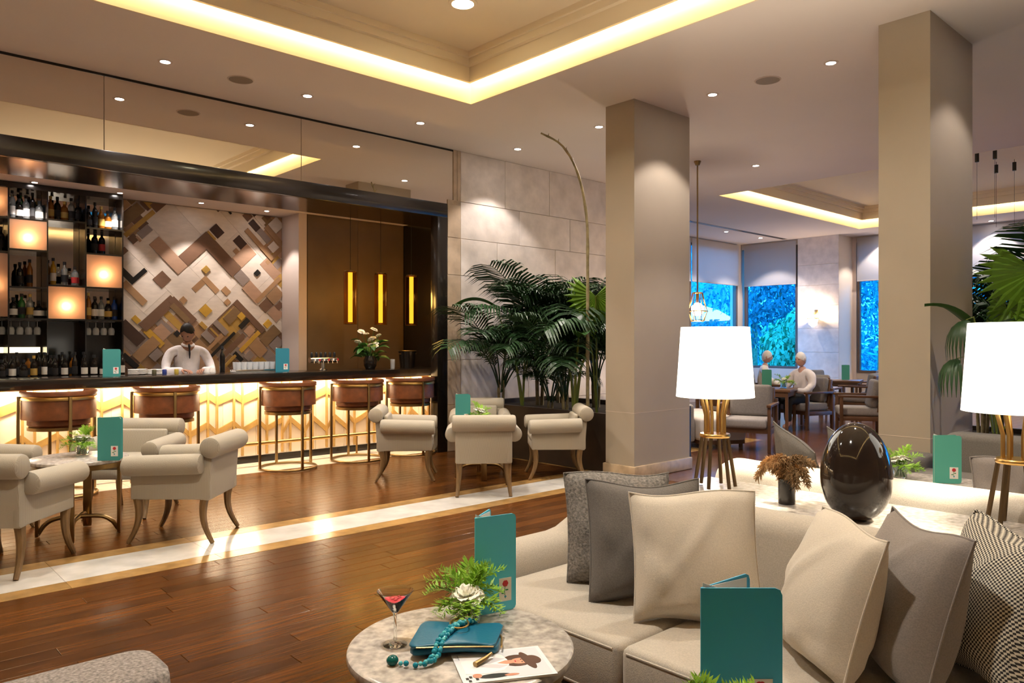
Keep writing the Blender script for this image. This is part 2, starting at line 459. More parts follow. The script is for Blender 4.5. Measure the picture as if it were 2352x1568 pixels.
# stone wall right of the bar
sw = wall('wall_stone', (6.395, YB + .02, 0), (10.45, YB + .22, HC))
zz = [0, .62, 1.22, 1.80, 2.36, 2.86, 3.36, HC]
random.seed(11)
for r in range(7):
    x = 6.40
    x -= 0
    first = True
    while x < 10.40:
        L = random.uniform(.9, 1.5)
        if first: L *= (.55 + .45 * (r % 2)); first = False
        e = min(x + L, 10.42)
        if 10.42 - e < .25: e = 10.42
        dy = random.uniform(0, .004)
        G().b2((x + .003, YB - dy, zz[r] + .003), (e - .003, YB + .02, zz[r + 1] - .003), .003, 1).obj('stone_slab', m_stone, sw, ang=0)
        x = e
ps = wall('wall_pilaster', (6.172, YB - .003, 0), (6.395, YB + .1, 3.302), m_pil)
for i in range(7): G().b2((6.174, YB - .012, zz[i] + .003), (6.393, YB - .003, min(3.30, zz[i + 1]) - .003), .002, 1).obj('pilaster_block', m_pil, ps, ang=0)
G().b2((6.27, YB - .012, 3.303), (6.33, YB + .02, HC - .002), .002, 1).obj('mirror_edge', m_pil, ps, ang=0)
G().b2((6.335, YB - .012, 3.303), (6.393, YB + .02, HC - .002), .002, 1).obj('mirror_edge', m_pil, ps, ang=0)

# far room walls
YW = 10.65; XW = 18.0; XG = 18.7
wall('wall_return_far', (10.45, YB + .05, 0), (10.6, YS1, HC))
SILL = .80; BL = 2.95
wf = wall('wall_far_left', (10.6, YW, 0), (XW + .3, YW + .2, SILL))
wall('wall_far_left_pier', (10.6, YW, SILL), (13.4, YW + .2, HC))
wall('wall_far_corner', (17.80, YW - .02, SILL), (XW + .2, YW + .2, HC))
wall('wall_far_end_low', (XW, 9.06, 0), (XW + .2, YW, SILL))
fp = wall('wall_far_pillar', (XW - .05, 8.02, 0), (XG + .2, 9.05, HC))
for r in range(7): G().b2((XW - .062, 8.023, zz[r] + .003), (XW - .05, 9.047, zz[r + 1] - .003), .002, 1).obj('stone_slab', m_stone, fp, ang=0)
wall('wall_far_side', (XG - .02, 7.92, 0), (XG + .2, 8.02, HC), m_pink)
wall('wall_far_end_right', (XG, YS0, 0), (XG + .2, 7.92, .72))
wall('wall_far_lintel', (XG, YS0, 3.9), (XG + .2, 7.92, HC))
wall('wall_far_lintel_left', (13.4, YW, 3.9), (17.8, YW + .2, HC))
wall('wall_far_lintel_end', (XW, 9.05, 3.9), (XW + .2, YW, HC))

NW = [0]
def window(p0, p1, z0, z1, zb, n, blindlabel=None, mull=0):
    """a window between two floor points; frame, panes and a roller blind let down to zb"""
    NW[0] += 1
    p0, p1 = Vector((*p0, 0)), Vector((*p1, 0)); d = p1 - p0; L = d.length; a = atan2(d.y, d.x)
    o = D.objects.new('window_%d' % NW[0], None); lnk(o); o.location = p0; o.rotation_euler = (0, 0, a); o['kind'] = 'structure'
    g = G(); t = .06
    g.b2((0, -.05, z0), (t, .05, z1)); g.b2((L - t, -.05, z0), (L, .05, z1)); g.b2((t, -.05, z0), (L - t, .05, z0 + t)); g.b2((t, -.05, z1 - t), (L - t, .05, z1))
    g.obj('window_frame', m_frame, o, ang=0)
    for k in range(mull + 1):
        a0 = t + (L - 2 * t) * k / (mull + 1); a1 = t + (L - 2 * t) * (k + 1) / (mull + 1)
        G().b2((a0 + .01, -.004, z0 + t), (a1 - .01, .004, z1 - t)).obj('pane', m_thin, o, ang=0)
        if k: G().b2((a0 - .03, -.04, z0 + t), (a0 + .03, .04, z1 - t)).obj('mullion', m_frame, o, ang=0)
    if zb:
        s = n
        G().b2((.02, s * .10 - .004, zb), (L - .02, s * .10 + .004, z1 + .1)).obj('roller_blind', m_blind, o, ang=0)
        G().tube([(.02, s * .10, zb), (L - .02, s * .10, zb)], .014, 8).obj('blind_bar', m_blind, o)
    return o
window((13.4, YW + .03), (15.6, YW + .03), SILL, 3.9, BL, -1)
window((15.62, YW + .03), (17.78, YW + .03), SILL, 3.9, BL, -1)
window((XW + .05, 10.55), (XW + .05, 9.08), SILL, 3.9, BL - .02, -1)
window((XG + .03, 7.90), (XG + .03, 6.55), .72, 3.9, BL, -1)
for k in range(5):
    y1 = 6.35 - k * 2.15
    wall('wall_far_post', (XG - .03, y1, .72), (XG + .2, y1 + .2, 3.9), m_pink)
    window((XG + .03, y1), (XG + .03, y1 - 1.95), .72, 3.9, 2.75 if k else 2.9, -1)
# ceiling slot
g = G().b2((13.6, 9.25, HC - .004), (17.8, 9.37, HC + .001)); o = g.obj('ceiling_slot', m_black, ceiling, ang=0)

# ================================================================== CEILING LIGHTS
DLm = {}
def downlight(x, y, z, label, w=SPOT_W, ang=99, r=.044, group=None, light=True, col=WARM, blend=.3):
    t = thing('downlight', label, 'downlight', (x, y, z), 0, group)
    if r not in DLm:
        DLm[r] = (G().lathe([(r, -.006), (r + .02, -.004), (r + .022, 0), (r, 0), (r, -.006)], 20, cap=False).mesh('trim_ring', m_pink),
                  G().lathe([(0.0001, -.003), (r * .94, -.003), (r * .94, -.0005), (.0001, -.0005)], 16).mesh('lens', m_lens))
    lnk(D.objects.new('trim_ring', DLm[r][0]), t); lnk(D.objects.new('lens', DLm[r][1]), t)
    if light:
        l = D.lights.new('spot', 'SPOT'); l.energy = w; l.color = col; l.spot_size = R(ang); l.spot_blend = blend; l.shadow_soft_size = .03
        lo = D.objects.new('spot', l); lnk(lo, t); lo.location = (0, 0, -.02)
    return t
dl = [(2.349, 7.29, 'ceiling downlight nearest the left end of the mirrored bar wall'),
      (3.774, 7.29, 'ceiling downlight in the bar row just past the round loudspeaker'),
      (5.22, 7.29, 'ceiling downlight in the bar row below the lit coffer corner'),
      (6.88, 7.39, 'ceiling downlight close to the stone wall above the palms'),
      (6.89, 5.97, 'ceiling downlight beside the top left of the middle column'),
      (6.87, 4.395, 'ceiling downlight just right of the middle column'),
      (6.90, 3.158, 'ceiling downlight left of the right-hand column'),
      (10.09, 5.73, 'ceiling downlight beyond the columns above the lantern'),
      (.90, 7.29, 'unseen fill downlight added at the far left of the bar row'),  # added out of frame as fill, continuing the row
      (6.88, 1.45, 'ceiling downlight before the near column, over the palms'),
      (6.88, -.3, 'unseen fill downlight added at the right'),  # another unseen fill light, added past the right edge
      (9.6, 2.2, 'ceiling downlight behind the right-hand column'),
      (15.576, 9.6, 'small downlight left of the ceiling slot by the far windows'),
      (17.13, 9.6, 'small downlight near the far window corner'),
      (18.35, 7.2, 'small downlight over the far window blind'),
      (18.35, 4.95, 'small downlight over the blinds right of the near column'),
      (18.35, 2.8, 'small downlight by the far curtain')]
for x, y, lab in dl: downlight(x, y, HC, lab, 20 if (x, y) == (6.88, 1.45) else 36 if (x, y) in ((6.87, 4.395), (6.88, 7.39)) else SPOT_W)
for i, x in enumerate((1.78, 2.66, 3.62, 4.5)):
    downlight(x, 9.86, ZN, 'tiny downlight in the bar niche ceiling, number %s from the left' % ('one', 'two', 'three', 'four')[i], 26, 80, .03)
def biglight(x, y, lab, w=108):
    t = thing('round_ceiling_light', lab, 'ceiling light', (x, y, HC + .46))
    G().lathe([(.10, -.012), (.13, -.008), (.135, 0), (.10, 0), (.10, -.012)], 28, cap=False).obj('trim_ring', m_coffer, t)
    G().lathe([(.0001, -.008), (.098, -.008), (.098, -.001), (.0001, -.001)], 24).obj('lens', m_big, t)
    l = D.lights.new('spot', 'SPOT'); l.energy = w; l.color = (1, .93, .82); l.spot_size = R(140); l.spot_blend = .8; l.shadow_soft_size = .09
    lo = D.objects.new('spot', l); lnk(lo, t); lo.location = (0, 0, -.03)
biglight(4.26, 5.30, 'large round recessed light in the ceiling coffer')
biglight(1.0, 5.30, 'large round fill light added out of view on the left'); biglight(4.26, 2.0, 'large round fill light added unseen overhead'); biglight(1.0, 2.0, 'large round fill light added unseen behind the camera', 180)  # unseen, added to lift the light on the foreground
biglight(13.4, 5.2, 'round light in the far coffer'); biglight(13.4, 1.6, 'round light in the far coffer behind the near column'); biglight(15.8, 3.4, 'round light in the far coffer by the curtains')
for x, y, lab in ((3.06, 7.29, 'round ceiling loudspeaker grille between two downlights of the bar row'), (6.9, 3.79, 'round ceiling loudspeaker grille between the two columns')):
    t = thing('ceiling_loudspeaker', lab, 'loudspeaker', (x, y, HC))
    G().lathe([(.115, -.006), (.125, -.004), (.127, 0), (.113, 0), (.115, -.006)], 28, cap=False).obj('rim', m_pink, t)
    G().lathe([(.0001, -.005), (.112, -.004), (.112, -.0005), (.0001, -.0005)], 28).obj('grille', m_sil, t)

# ================================================================== BAR
# mural of diagonal wooden pieces on the back wall
PAL = dict(br=(.16, .085, .050), db=(.055, .025, .016), tn=(.36, .21, .105), pk=(.42, .26, .17), gd=(.42, .25, .055), ye=(.55, .32, .04),
           gy=(.26, .205, .18), bk=(.008, .007, .007), wh=(.66, .58, .50), ol=(.20, .12, .055))
MURAL = "gd 3.96 4.45 -0.05 0.01|ol 4.04 4.37 0.05 0.19|br 4.39 4.51 0.03 0.17|gd 4.43 4.54 0.03 0.15|br 4.46 4.65 -0.05 0.07|gy 4.09 4.27 -0.18 -0.08|br 3.96 4.06 -0.16 -0.06|pk 4.04 4.07 -0.19 -0.11|br 3.77 3.86 -0.18 -0.11|bk 3.59 3.67 -0.51 -0.27|bk 3.59 3.85 -0.51 -0.45|br 3.82 3.99 -0.78 -0.62|tn 3.49 3.58 -0.78 -0.42|pk 4.10 4.27 -0.79 -0.28|br 4.27 4.78 -0.79 -0.62|br 4.61 4.79 -1.29 -0.64|db 4.83 4.96 -0.79 -0.63|gd 4.78 4.81 -0.78 -0.63|db 4.97 5.10 -1.11 -0.94|pk 4.80 5.10 -1.29 -1.10|tn 4.87 4.94 -1.11 -1.04|gy 4.63 4.78 -1.48 -1.29|pk 4.60 4.77 -1.78 -1.49|tn 4.62 5.12 -1.79 -1.73|tn 4.78 5.00 -1.97 -1.80|bk 4.88 4.96 -1.52 -1.45|tn 5.19 5.26 -1.50 -0.95|tn 5.12 5.46 -1.51 -1.45|db 5.31 5.41 -1.07 -0.91|gy 5.32 5.41 -1.29 -1.07|br 5.32 5.43 -0.89 -0.78|wh 5.44 5.51 -1.07 -0.90|tn 5.44 5.52 -1.45 -1.10|wh 5.52 5.70 -1.27 -1.10|wh 5.29 5.42 -1.44 -1.32|gd 4.37 4.46 -1.02 -0.94|tn 4.10 4.35 -1.11 -1.03|tn 4.28 4.36 -1.30 -1.04|tn 4.37 4.46 -1.42 -1.31|tn 4.28 4.36 -1.52 -1.45|tn 3.87 3.95 -1.11 -1.03|ye 3.96 4.09 -1.43 -1.30|br 3.29 3.84 -1.04 -0.91|br 3.76 3.86 -1.37 -0.95|ol 3.72 3.80 -1.31 -1.01|gd 3.59 3.68 -1.31 -1.02|gy 3.44 3.54 -1.25 -1.02|pk 3.35 3.50 -1.27 -1.09|ye 3.26 3.35 -1.31 -1.02|db 3.08 3.23 -1.10 -0.76|ye 3.28 3.35 -0.90 -0.80|tn 2.96 3.31 -1.27 -1.13|gy 3.09 3.24 -1.39 -1.28|bk 2.86 2.93 -1.29 -1.05|gy 2.99 3.06 -1.12 -0.93|bk 3.51 3.58 -1.36 -1.29|br 3.87 4.45 -1.57 -1.55|br 4.36 4.45 -2.13 -1.56|ol 4.12 4.36 -1.73 -1.60|gy 3.97 4.05 -1.79 -1.55|ye 4.28 4.37 -1.80 -1.71|bk 4.20 4.37 -1.89 -1.82|bk 3.62 4.10 -1.87 -1.83|br 3.67 4.18 -2.00 -1.93|pk 4.20 4.33 -2.04 -1.92|ye 3.97 4.36 -2.12 -2.06|tn 4.10 4.26 -2.36 -2.12|ol 4.28 4.58 -2.32 -2.17|ye 4.47 4.58 -2.14 -2.05|bk 3.87 3.93 -2.20 -2.04|tn 3.67 3.96 -1.78 -1.73|gy 3.75 3.85 -1.72 -1.55|gd 3.89 3.92 -1.74 -1.56|pk 4.63 4.80 -2.17 -1.98|br 4.61 4.78 -1.97 -1.82|br 4.78 4.89 -2.08 -1.99|gy 4.32 4.51 -2.46 -2.31|gy 3.95 4.08 -2.27 -2.17|gd 3.83 3.89 -1.54 -1.43|br 3.70 3.86 -2.23 -2.14|gd 3.65 3.89 -2.10 -2.06|gy 5.18 5.32 -1.65 -1.55|db 5.44 5.50 -0.93 -0.81|br 5.56 5.64 -1.06 -0.92|db 5.09 5.13 -0.54 -0.40|bk 5.20 5.23 -0.67 -0.62|gy 3.75 3.84 -1.37 -1.27|tn 3.58 3.69 -1.52 -1.40"
mu = thing('wall_mural', 'geometric mural of diagonal wood pieces on the wall behind the bartender', 'mural', (3.84, YN, 1.0))
MX0, MX1, MZ0, MZ1 = 2.735, 4.895, .98, ZN - .01
G().b2((MX0 - 3.84, -.022, MZ0 - 1), (MX1 - 3.84, -.001, MZ1 - 1)).obj('mural_board', mat('limed wood', PAL['wh'], .6, n=(6, .05)), mu, ang=0)
def clip(poly, x0, x1, z0, z1):
    for ax, lim, sg in ((0, x0, 1), (0, x1, -1), (1, z0, 1), (1, z1, -1)):
        out = []
        for i in range(len(poly)):
            a, b = poly[i], poly[(i + 1) % len(poly)]
            da, db = (a[ax] - lim) * sg, (b[ax] - lim) * sg
            if da >= 0: out.append(a)
            if (da >= 0) != (db >= 0):
                t = da / (da - db); out.append((a[0] + (b[0] - a[0]) * t, a[1] + (b[1] - a[1]) * t))
        poly = out
        if len(poly) < 3: return None
    return poly
MM = {k: mat('mural wood ' + k, v, .5, n=(9, .08), stretch=(1, 1, 3), rnd=.07) for k, v in PAL.items()}
# limed background slabs, laid on the same diagonal
def diag(a0, a1, b0, b1):
    s = sqrt(.5); return [((a - b) * s, (a + b) * s) for a, b in ((a0, b0), (a1, b0), (a1, b1), (a0, b1))]
def mural_piece(c, a0, a1, b0, b1, th):
    q = .0015
    p = clip(diag(a0 + q, a1 - q, b0 + q, b1 - q), MX0, MX1, MZ0, MZ1)
    if not p: return
    M = Matrix(((1, 0, 0, -3.84), (0, 0, -1, 0), (0, 1, 0, -1), (0, 0, 0, 1)))
    G().prism(p, .0225, .0225 + th, M).obj('mural_piece', MM[c], mu, ang=0)
random.seed(3)
for i in range(9):
    a = 2.6 + i * .42; b = -2.9 + (i % 2) * .3
    while b < .6:
        L = random.choice((.55, .75, .95)); mural_piece('wh', a, a + .42, b, b + L, .003 + random.random() * .002); b += L
ZIG = [(2.7, 1.77), (2.96, 1.73), (3.38, 2.06), (3.81, 1.66), (4.25, 2.05), (4.68, 1.71), (4.95, 1.97)]
def zig(x):
    for (xa, za), (xb, zb_) in zip(ZIG, ZIG[1:]):
        if xa <= x <= xb: return za + (zb_ - za) * (x - xa) / (xb - xa)
    return 1.7
T_ = .148
for i in range(8, 45):
    b = -3.2
    while b < .9:
        a = i * T_; L = random.choice((1, 1, 2)) * T_; q = sqrt(.5); cx, cz = (a + T_ / 2 - b - L / 2) * q, (a + T_ / 2 + b + L / 2) * q
        if MX0 - .1 < cx < MX1 + .1 and MZ0 - .1 < cz < MZ1 + .1 and (cz < zig(cx) - .10 or (cx < 3.0 and cz > 2.86 - (cx - 2.75) * .2) or (cx > 4.62 and cz > 2.2 + (4.9 - cx))):
            mural_piece(random.choice(('br', 'tn', 'tn', 'gy', 'pk', 'ol', 'gd')), a, a + T_, b, b + L, .006)
        b += L
for k, s in enumerate(MURAL.split('|')):
    c, a0, a1, b0, b1 = s.split(); mural_piece(c, float(a0), float(a1), float(b0), float(b1), .008 + .0016 * (k % 9))

# back-bar shelf unit with lit boxes
YC = 9.95
cab = thing('shelf_unit', 'black back-bar shelf unit with bottles and three glowing lamp boxes', 'shelving', (2.08, YC + .15, 0))
def cb(g, x0, x1, z0, z1, y0=0.0, y1=.30, bev=0): return g.b2((x0 - 2.08, y0 - .15, z0), (x1 - 2.08, y1 - .15, z1), bev)
for x0, x1 in ((1.468, 1.548 - .0), (1.916, 1.930), (2.307, 2.322), (2.706, 2.722)):
    if x0 < 1.5: x0, x1 = 1.540, 1.556
    cb(G(), x0, x1, 1.05, 3.20).obj('upright', m_black, cab)
cb(G(), .90, .92, 1.05, 3.20).obj('upright', m_black, cab)
for x0, x1, zs in ((.92, 1.540, (2.84, 2.46, 1.72)), (1.556, 1.916, (2.84, 2.495, 2.075, 1.72)), (1.930, 2.307, (2.865, 2.11, 1.72)), (2.322, 2.706, (2.81, 2.505, 2.105, 1.72))):
    for z in zs: cb(G(), x0, x1, z - .012, z + .008).obj('shelf', m_black, cab)
    cb(G(), x0, x1, 3.18, 3.20).obj('shelf', m_black, cab)
cb(G(), .9, 2.722, 3.20, ZN - .002, .02, .28).obj('top_panel', m_black, cab)
for x0, x1 in ((.92, 1.54), (1.556, 1.916), (1.93, 2.307), (2.322, 2.706)): cb(G(), x0 + .003, x1 - .003, 1.73, 3.19, .285, .295).obj('mirror_back', m_smoke, cab, ang=0)
cb(G(), .9, 2.722, 1.05, 1.70, .285, .295).obj('lower_back', m_black, cab, ang=0)
for x0, x1, z0, z1 in ((1.20, 1.538, 2.86, 3.17), (1.20, 1.538, 1.74, 2.44), (1.558, 1.914, 2.507, 2.83), (1.932, 2.305, 1.73, 2.097), (2.324, 2.704, 2.115, 2.495)):
    cb(G(), x0, x1, z0, z1, .0, .004).obj('lit_panel', m_lbox, cab, ang=0)
    cb(G(), x0, x1, z0, z1, .10, .11).obj('lamp_back', m_pink, cab, ang=0)
    if x0 > 1.3:
        G().ball(((x0 + x1) / 2 - 2.08 + .0, -.15 + .050, z0 + (z1 - z0) * .40), .040, 14, 9).obj('bulb', m_bulb, cab)
    else:
        G().ball(((x0 + x1) / 2 - 2.08 + .06, -.15 + .06, z0 + (z1 - z0) * .5), .022, 12, 8).obj('bulb', m_bulb, cab)
cb(G(), 1.0, 1.9, 1.335, 1.40, .27, .28).obj('light_strip', emis('mirrored strip glow', (1, .85, .5), 1.1), cab, ang=0)  # glowing plate stands in for the mirrored image of a light strip

# back counter
bcn = thing('back_counter', 'low black back counter under the bottle shelves', 'counter', (2.0, 10.0, 0))
G().b2((-3.0, -.36, .02), (.72, .23, 1.01)).obj('cabinet_body', m_black, bcn)
G().b2((-3.02, -.39, 1.01), (.735, .23, 1.05), .004).obj('counter_top', m_black, bcn)
for i in range(4): G().b2((-2.98 + i * .92, -.372, .1), (-2.08 + i * .92, -.361, .98), .003).obj('cabinet_door', m_black, bcn)

# bottles
BM = {'clear': mat('clear bottle', (.80, .84, .84), .05, tr=.85), 'green': mat('green bottle', (.02, .13, .03), .06, tr=.3),
      'dark': mat('dark bottle', (.012, .010, .009), .08), 'amber': mat('amber bottle', (.34, .12, .012), .06, tr=.35),
      'yellow': mat('yellow bottle', (.62, .34, .03), .1, tr=.2), 'red': mat('red bottle', (.35, .02, .02), .1), 'blue': mat('blue bottle', (.02, .06, .25), .1)}
LABM = {'white': m_paper, 'gold': mat('gold label', (.5, .33, .08), .5), 'black': m_dark, 'red': mat('red label', (.45, .03, .03), .6)}
PROF = {0: [(.0001, 0), (.036, 0), (.037, .006), (.037, .165), (.030, .195), (.014, .215), (.0125, .262), (.015, .265), (.015, .272), (.0001, .272)],
        1: [(.0001, 0), (.041, 0), (.043, .01), (.043, .125), (.036, .160), (.015, .180), (.013, .215), (.016, .218), (.016, .226), (.0001, .226)],
        2: [(.0001, 0), (.030, 0), (.031, .006), (.031, .20), (.022, .235), (.012, .255), (.0115, .30), (.014, .303), (.014, .31), (.0001, .31)],
        3: [(.0001, 0), (.040, .002), (.058, .05), (.055, .10), (.028, .135), (.014, .15), (.013, .185), (.016, .188), (.016, .197), (.0001, .197)]}
BP = {}
def bottle_proto(shape, colr, lab):
    k = (shape, colr, lab)
    if k not in BP:
        p = PROF[shape]; h = p[-1][1]; r = p[2][0]
        BP[k] = (G().lathe(p, 14).mesh('glass_body', BM[colr]), G().lathe([(p[-2][0] + .002, h - .028), (p[-2][0] + .002, h + .008), (.0001, h + .008)], 12, cap=False).mesh('cap', m_dark if lab != 'gold' else LABM['gold']),
                 G().lathe([(r + .0012, h * .16), (r + .0012, h * .46)], 14, cap=False).mesh('bottle_label', LABM[lab]), h)
    return BP[k]
ORD = ['first', 'second', 'third', 'fourth', 'fifth', 'sixth', 'seventh', 'eighth', 'ninth', 'tenth', 'eleventh', 'twelfth', 'thirteenth', 'fourteenth']
SHN = {0: 'round-shouldered', 1: 'squat', 2: 'slender', 3: 'bulbous'}
def bottle_row(x0, x1, y, z, spec, where, group, sc=1.0):
    n = len(spec)
    for i, (sh, c, lab) in enumerate(spec):
        b, cp, lb, h = bottle_proto(sh, c, lab)
        x = x0 + (x1 - x0) * (i + .5) / n
        t = thing('bottle', '%s %s bottle, %s from left %s' % (SHN[sh], c, ORD[i], where), 'bottle', (x, y + random.uniform(-.012, .012), z), random.uniform(0, 6), group)
        t.scale = (sc, sc, sc)
        for m_ in (b, cp, lb): lnk(D.objects.new(m_.name, m_), t)
def sp(s):
    out = []
    for q in s.split():
        out.append((int(q[0]), {'c': 'clear', 'g': 'green', 'd': 'dark', 'a': 'amber', 'y': 'yellow', 'r': 'red', 'b': 'blue'}[q[1]], {'w': 'white', 'g': 'gold', 'k': 'black', 'r': 'red'}[q[2]]))
    return out
GB = 'bottles on the back-bar shelves'
yb = YC + .14
bottle_row(1.57, 1.90, yb, 2.849, sp('2cw 1dw 0cw 2dk 1cw'), 'on the top shelf of the left bay', GB)
bottle_row(1.575, 1.90, yb + .08, 2.849, sp('0dk 2gk 0dk 1dg'), 'in the back row of the top left shelf', GB)
bottle_row(1.945, 2.295, yb, 2.874, sp('0ag 0dk 1ag 0ck 1dk'), 'on the top shelf of the middle bay', GB)
bottle_row(2.335, 2.695, yb, 2.819, sp('1dk 2dk 0ag 1aw 0cw'), 'on the top shelf of the right bay', GB)
bottle_row(2.40, 2.56, yb, 2.514, sp('0dk 0dr'), 'on the shelf above the right lamp box', GB)
bottle_row(1.63, 1.82, yb, 2.084, sp('0dk 2ak'), 'on the shelf below the left lamp box', GB)
bottle_row(1.95, 2.29, yb, 2.119, sp('2yw 0ck 1cr'), 'on the shelf above the middle lamp box', GB)
bottle_row(1.57, 1.90, yb, 1.729, sp('1dw 0gk 0cg 3dw'), 'on the bottom shelf of the left bay', GB)
bottle_row(2.335, 2.695, yb, 1.729, sp('2ag 0dw 0cw 1dg 0bk'), 'on the bottom shelf of the right bay', GB)
bottle_row(1.40, 1.53, yb, 2.47, sp('1dw 0dk'), 'on the shelf beside the lit wall panel', GB)
bottle_row(1.30, 2.70, YC - .22, 1.052, sp('0gw 1dk 0dw 1dk 0dg 2dw 0dk 0dw 2dk 0dw 0dw 1dw 0dw 2dw'), 'along the front of the back counter', 'bottles on the back counter', .92)
bottle_row(1.34, 2.66, YC - .05, 1.052, sp('2gk 0dk 2dk 0ak 2dk 0dk 2dk 0ak 2dk 0dk 2dk 0dk'), 'in the rear row on the back counter', 'bottles on the back counter', .92)
# hanging stemware
gw = G().lathe([(.033, -.004), (.033, 0), (.004, -.004), (.004, -.07), (.030, -.085), (.038, -.12), (.032, -.165), (.030, -.165), (.036, -.12), (.028, -.088), (.0001, -.078)], 12, cap=False).mesh('wine_glass', mat('stemware', (.8, .8, .78), .05, tr=.7))
k = 0
for x in [1.50 + i * .085 for i in range(5)] + [2.36 + i * .085 for i in range(4)]:
    o = D.objects.new('wine_glass', gw); lnk(o); o.location = (x, YC + .1, 1.708)
    tag(o, 'upside-down wine glass hanging below the shelf, %s from the left' % ORD[k], 'glass', 'hanging wine glasses'); k += 1

# the counter itself
ct = thing('bar_counter', 'long bar counter with black top and glowing front of golden chevron slats', 'bar counter', (3.0, 8.85, 0))
def cc(a, b, bev=0): return G().b2((a[0] - 3, a[1] - 8.85, a[2]), (b[0] - 3, b[1] - 8.85, b[2]), bev)
XA = -.9
cc((XA, 8.50, .995), (XR - .004, 9.20, 1.092), .006).obj('counter_top', m_black, ct)
cc((XA, 8.86, .003), (XR - .004, 8.95, .995)).obj('body', m_panel, ct, ang=0)
cc((XA, 8.842, .003), (XR - .004, 8.86, .082)).obj('kick_plate', m_black, ct, ang=0)
cc((XA, 8.52, .985), (XR - .004, 8.56, .996)).obj('led_cover', m_brass, ct, ang=0)
cc((XA, 8.69, .978), (XR - .02, 8.72, .994)).obj('light_strip', m_barled, ct, ang=0)
cc((XR - .02, 8.55, .003), (XR - .004, 8.86, .995)).obj('end_panel', m_pink, ct, ang=0)
for i in range(19): cc((XA + i * .40 + .002, 8.852, .084), (min(XR - .03, XA + i * .40 + .398), 8.86, .99), .002).obj('front_panel', m_panel, ct, ang=0)
PER, GAP = .305, .105
X0 = 3.32 - PER * 13
def bar_slat(x0, z0, x1, z1, w, name, d=0.0):
    g = G(); pts = [(x0, z0 - w / 2), (x1, z1 - w / 2), (x1, z1 + w / 2), (x0, z0 + w / 2)]
    M = Matrix(((1, 0, 0, -3), (0, 0, 1, 8.83 - 8.85 + d), (0, 1, 0, 0), (0, 0, 0, 1)))
    g.prism(pts, 0, .021 - d, M).obj(name, m_slat, ct, ang=0)
for i in range(24):
    x = X0 + i * PER
    if x < XA or x + GAP > XR - .04: continue
    for xx in (x, x + GAP): cc((xx - .011, 8.822, .10), (xx + .011, 8.852, .992)).obj('upright_slat', m_slat, ct, ang=0)
    if x + PER < XR - .04: bar_slat(x + GAP, .765, x + PER, .845, .10, 'chevron_slat')
    bar_slat(x, .845, x + GAP, .765, .09, 'chevron_slat', .002)
    up = x < 3.7 or (i % 4 == 3)
    if x + PER < XR - .04: bar_slat(x + GAP, .40 if up else .50, x + PER, .50 if up else .33, .07, 'chevron_slat')
    bar_slat(x, .50 if up else .33, x + GAP, .40 if up else .50, .06, 'chevron_slat', .002)
fr = thing('foot_rail', 'brass foot rail on short posts along the bar front', 'rail', (3.0, 8.605, 0))
G().tube([(XA - 3, 0, .26), (XR - 3.03, 0, .26)], .022, 12).obj('rail_tube', m_brass, fr)
for i in range(7):
    x = -.55 + i * 1.1 + .2 - 3
    G().lathe([(.035, .003), (.035, .012), (.012, .02), (.012, .24)], 12, (x, 0, 0)).obj('post', m_brass, fr)

# bar stools
def make_stool():
    t = thing('bar_stool', 'x', 'bar stool', (0, 0, 0), 0, 'leather bar stools along the counter')
    A0, A1, n = R(-200), R(20), 33
    def arcband(r0, r1, z0, z1, a0=A0, a1=A1, rnd=.02):
        g = G(); prof = [(r0, z0), (r1, z0), (r1, z1 - rnd), (r1 - rnd * .4, z1), (r0 + rnd * .4, z1), (r0, z1 - rnd)]
        def f(u, v):
            q = a0 + (a1 - a0) * u; k = int(round(v * 6)) % 6; r, z = prof[k]; return (r * cos(q), r * sin(q), z)
        g.grid(lambda u, v: f(u, v), n, 6, cv=False) if False else None
        V = []; F = []
        for i in range(n):
            q = a0 + (a1 - a0) * i / (n - 1)
            for r, z in prof: V.append((r * cos(q), r * sin(q), z))
        for i in range(n - 1):
            for k in range(6): F.append([i * 6 + k, i * 6 + (k + 1) % 6, (i + 1) * 6 + (k + 1) % 6, (i + 1) * 6 + k])
        F.append(list(range(6))); F.append([(n - 1) * 6 + k for k in range(6)])
        return g.add(V, F)
    arcband(.262, .312, .735, .965).obj('backrest', m_leather, t, ang=30)
    def pad(a0, a1):
        return arcband(.255, .325, .955, .995, a0, a1, .015)
    pad(A0, A1).obj('top_roll', m_leather, t, ang=30)
    arcband(.313, .322, .915, .95).obj('back_band', m_brass, t, ang=30)
    G().lathe([(.0001, .66), (.24, .66), (.262, .68), (.262, .72), (.24, .745), (.0001, .75)], 32).obj('seat', m_leather, t)
    G().lathe([(.20, .63), (.262, .63), (.262, .66), (.20, .66)], 32).obj('seat_frame', m_dbrass, t)
    for a, top in ((-92, .95), (172, .95), (8, .95), (90, .67)):
        q = R(a); r = .330 if top > .8 else .262
        x, y = r * cos(q), r * sin(q)
        G().box((x, y, (.022 + top) / 2), (.026, .026, top - .022), Matrix.Rotation(q, 4, 'Z'), .003).obj('leg', m_dbrass, t)
    pts = [(.318 * cos(2 * pi * k / 40), .318 * sin(2 * pi * k / 40), .014) for k in range(40)]
    G().tube(pts, .013, 8, closed=True).obj('base_ring', m_dbrass, t)
    return t
st = make_stool()
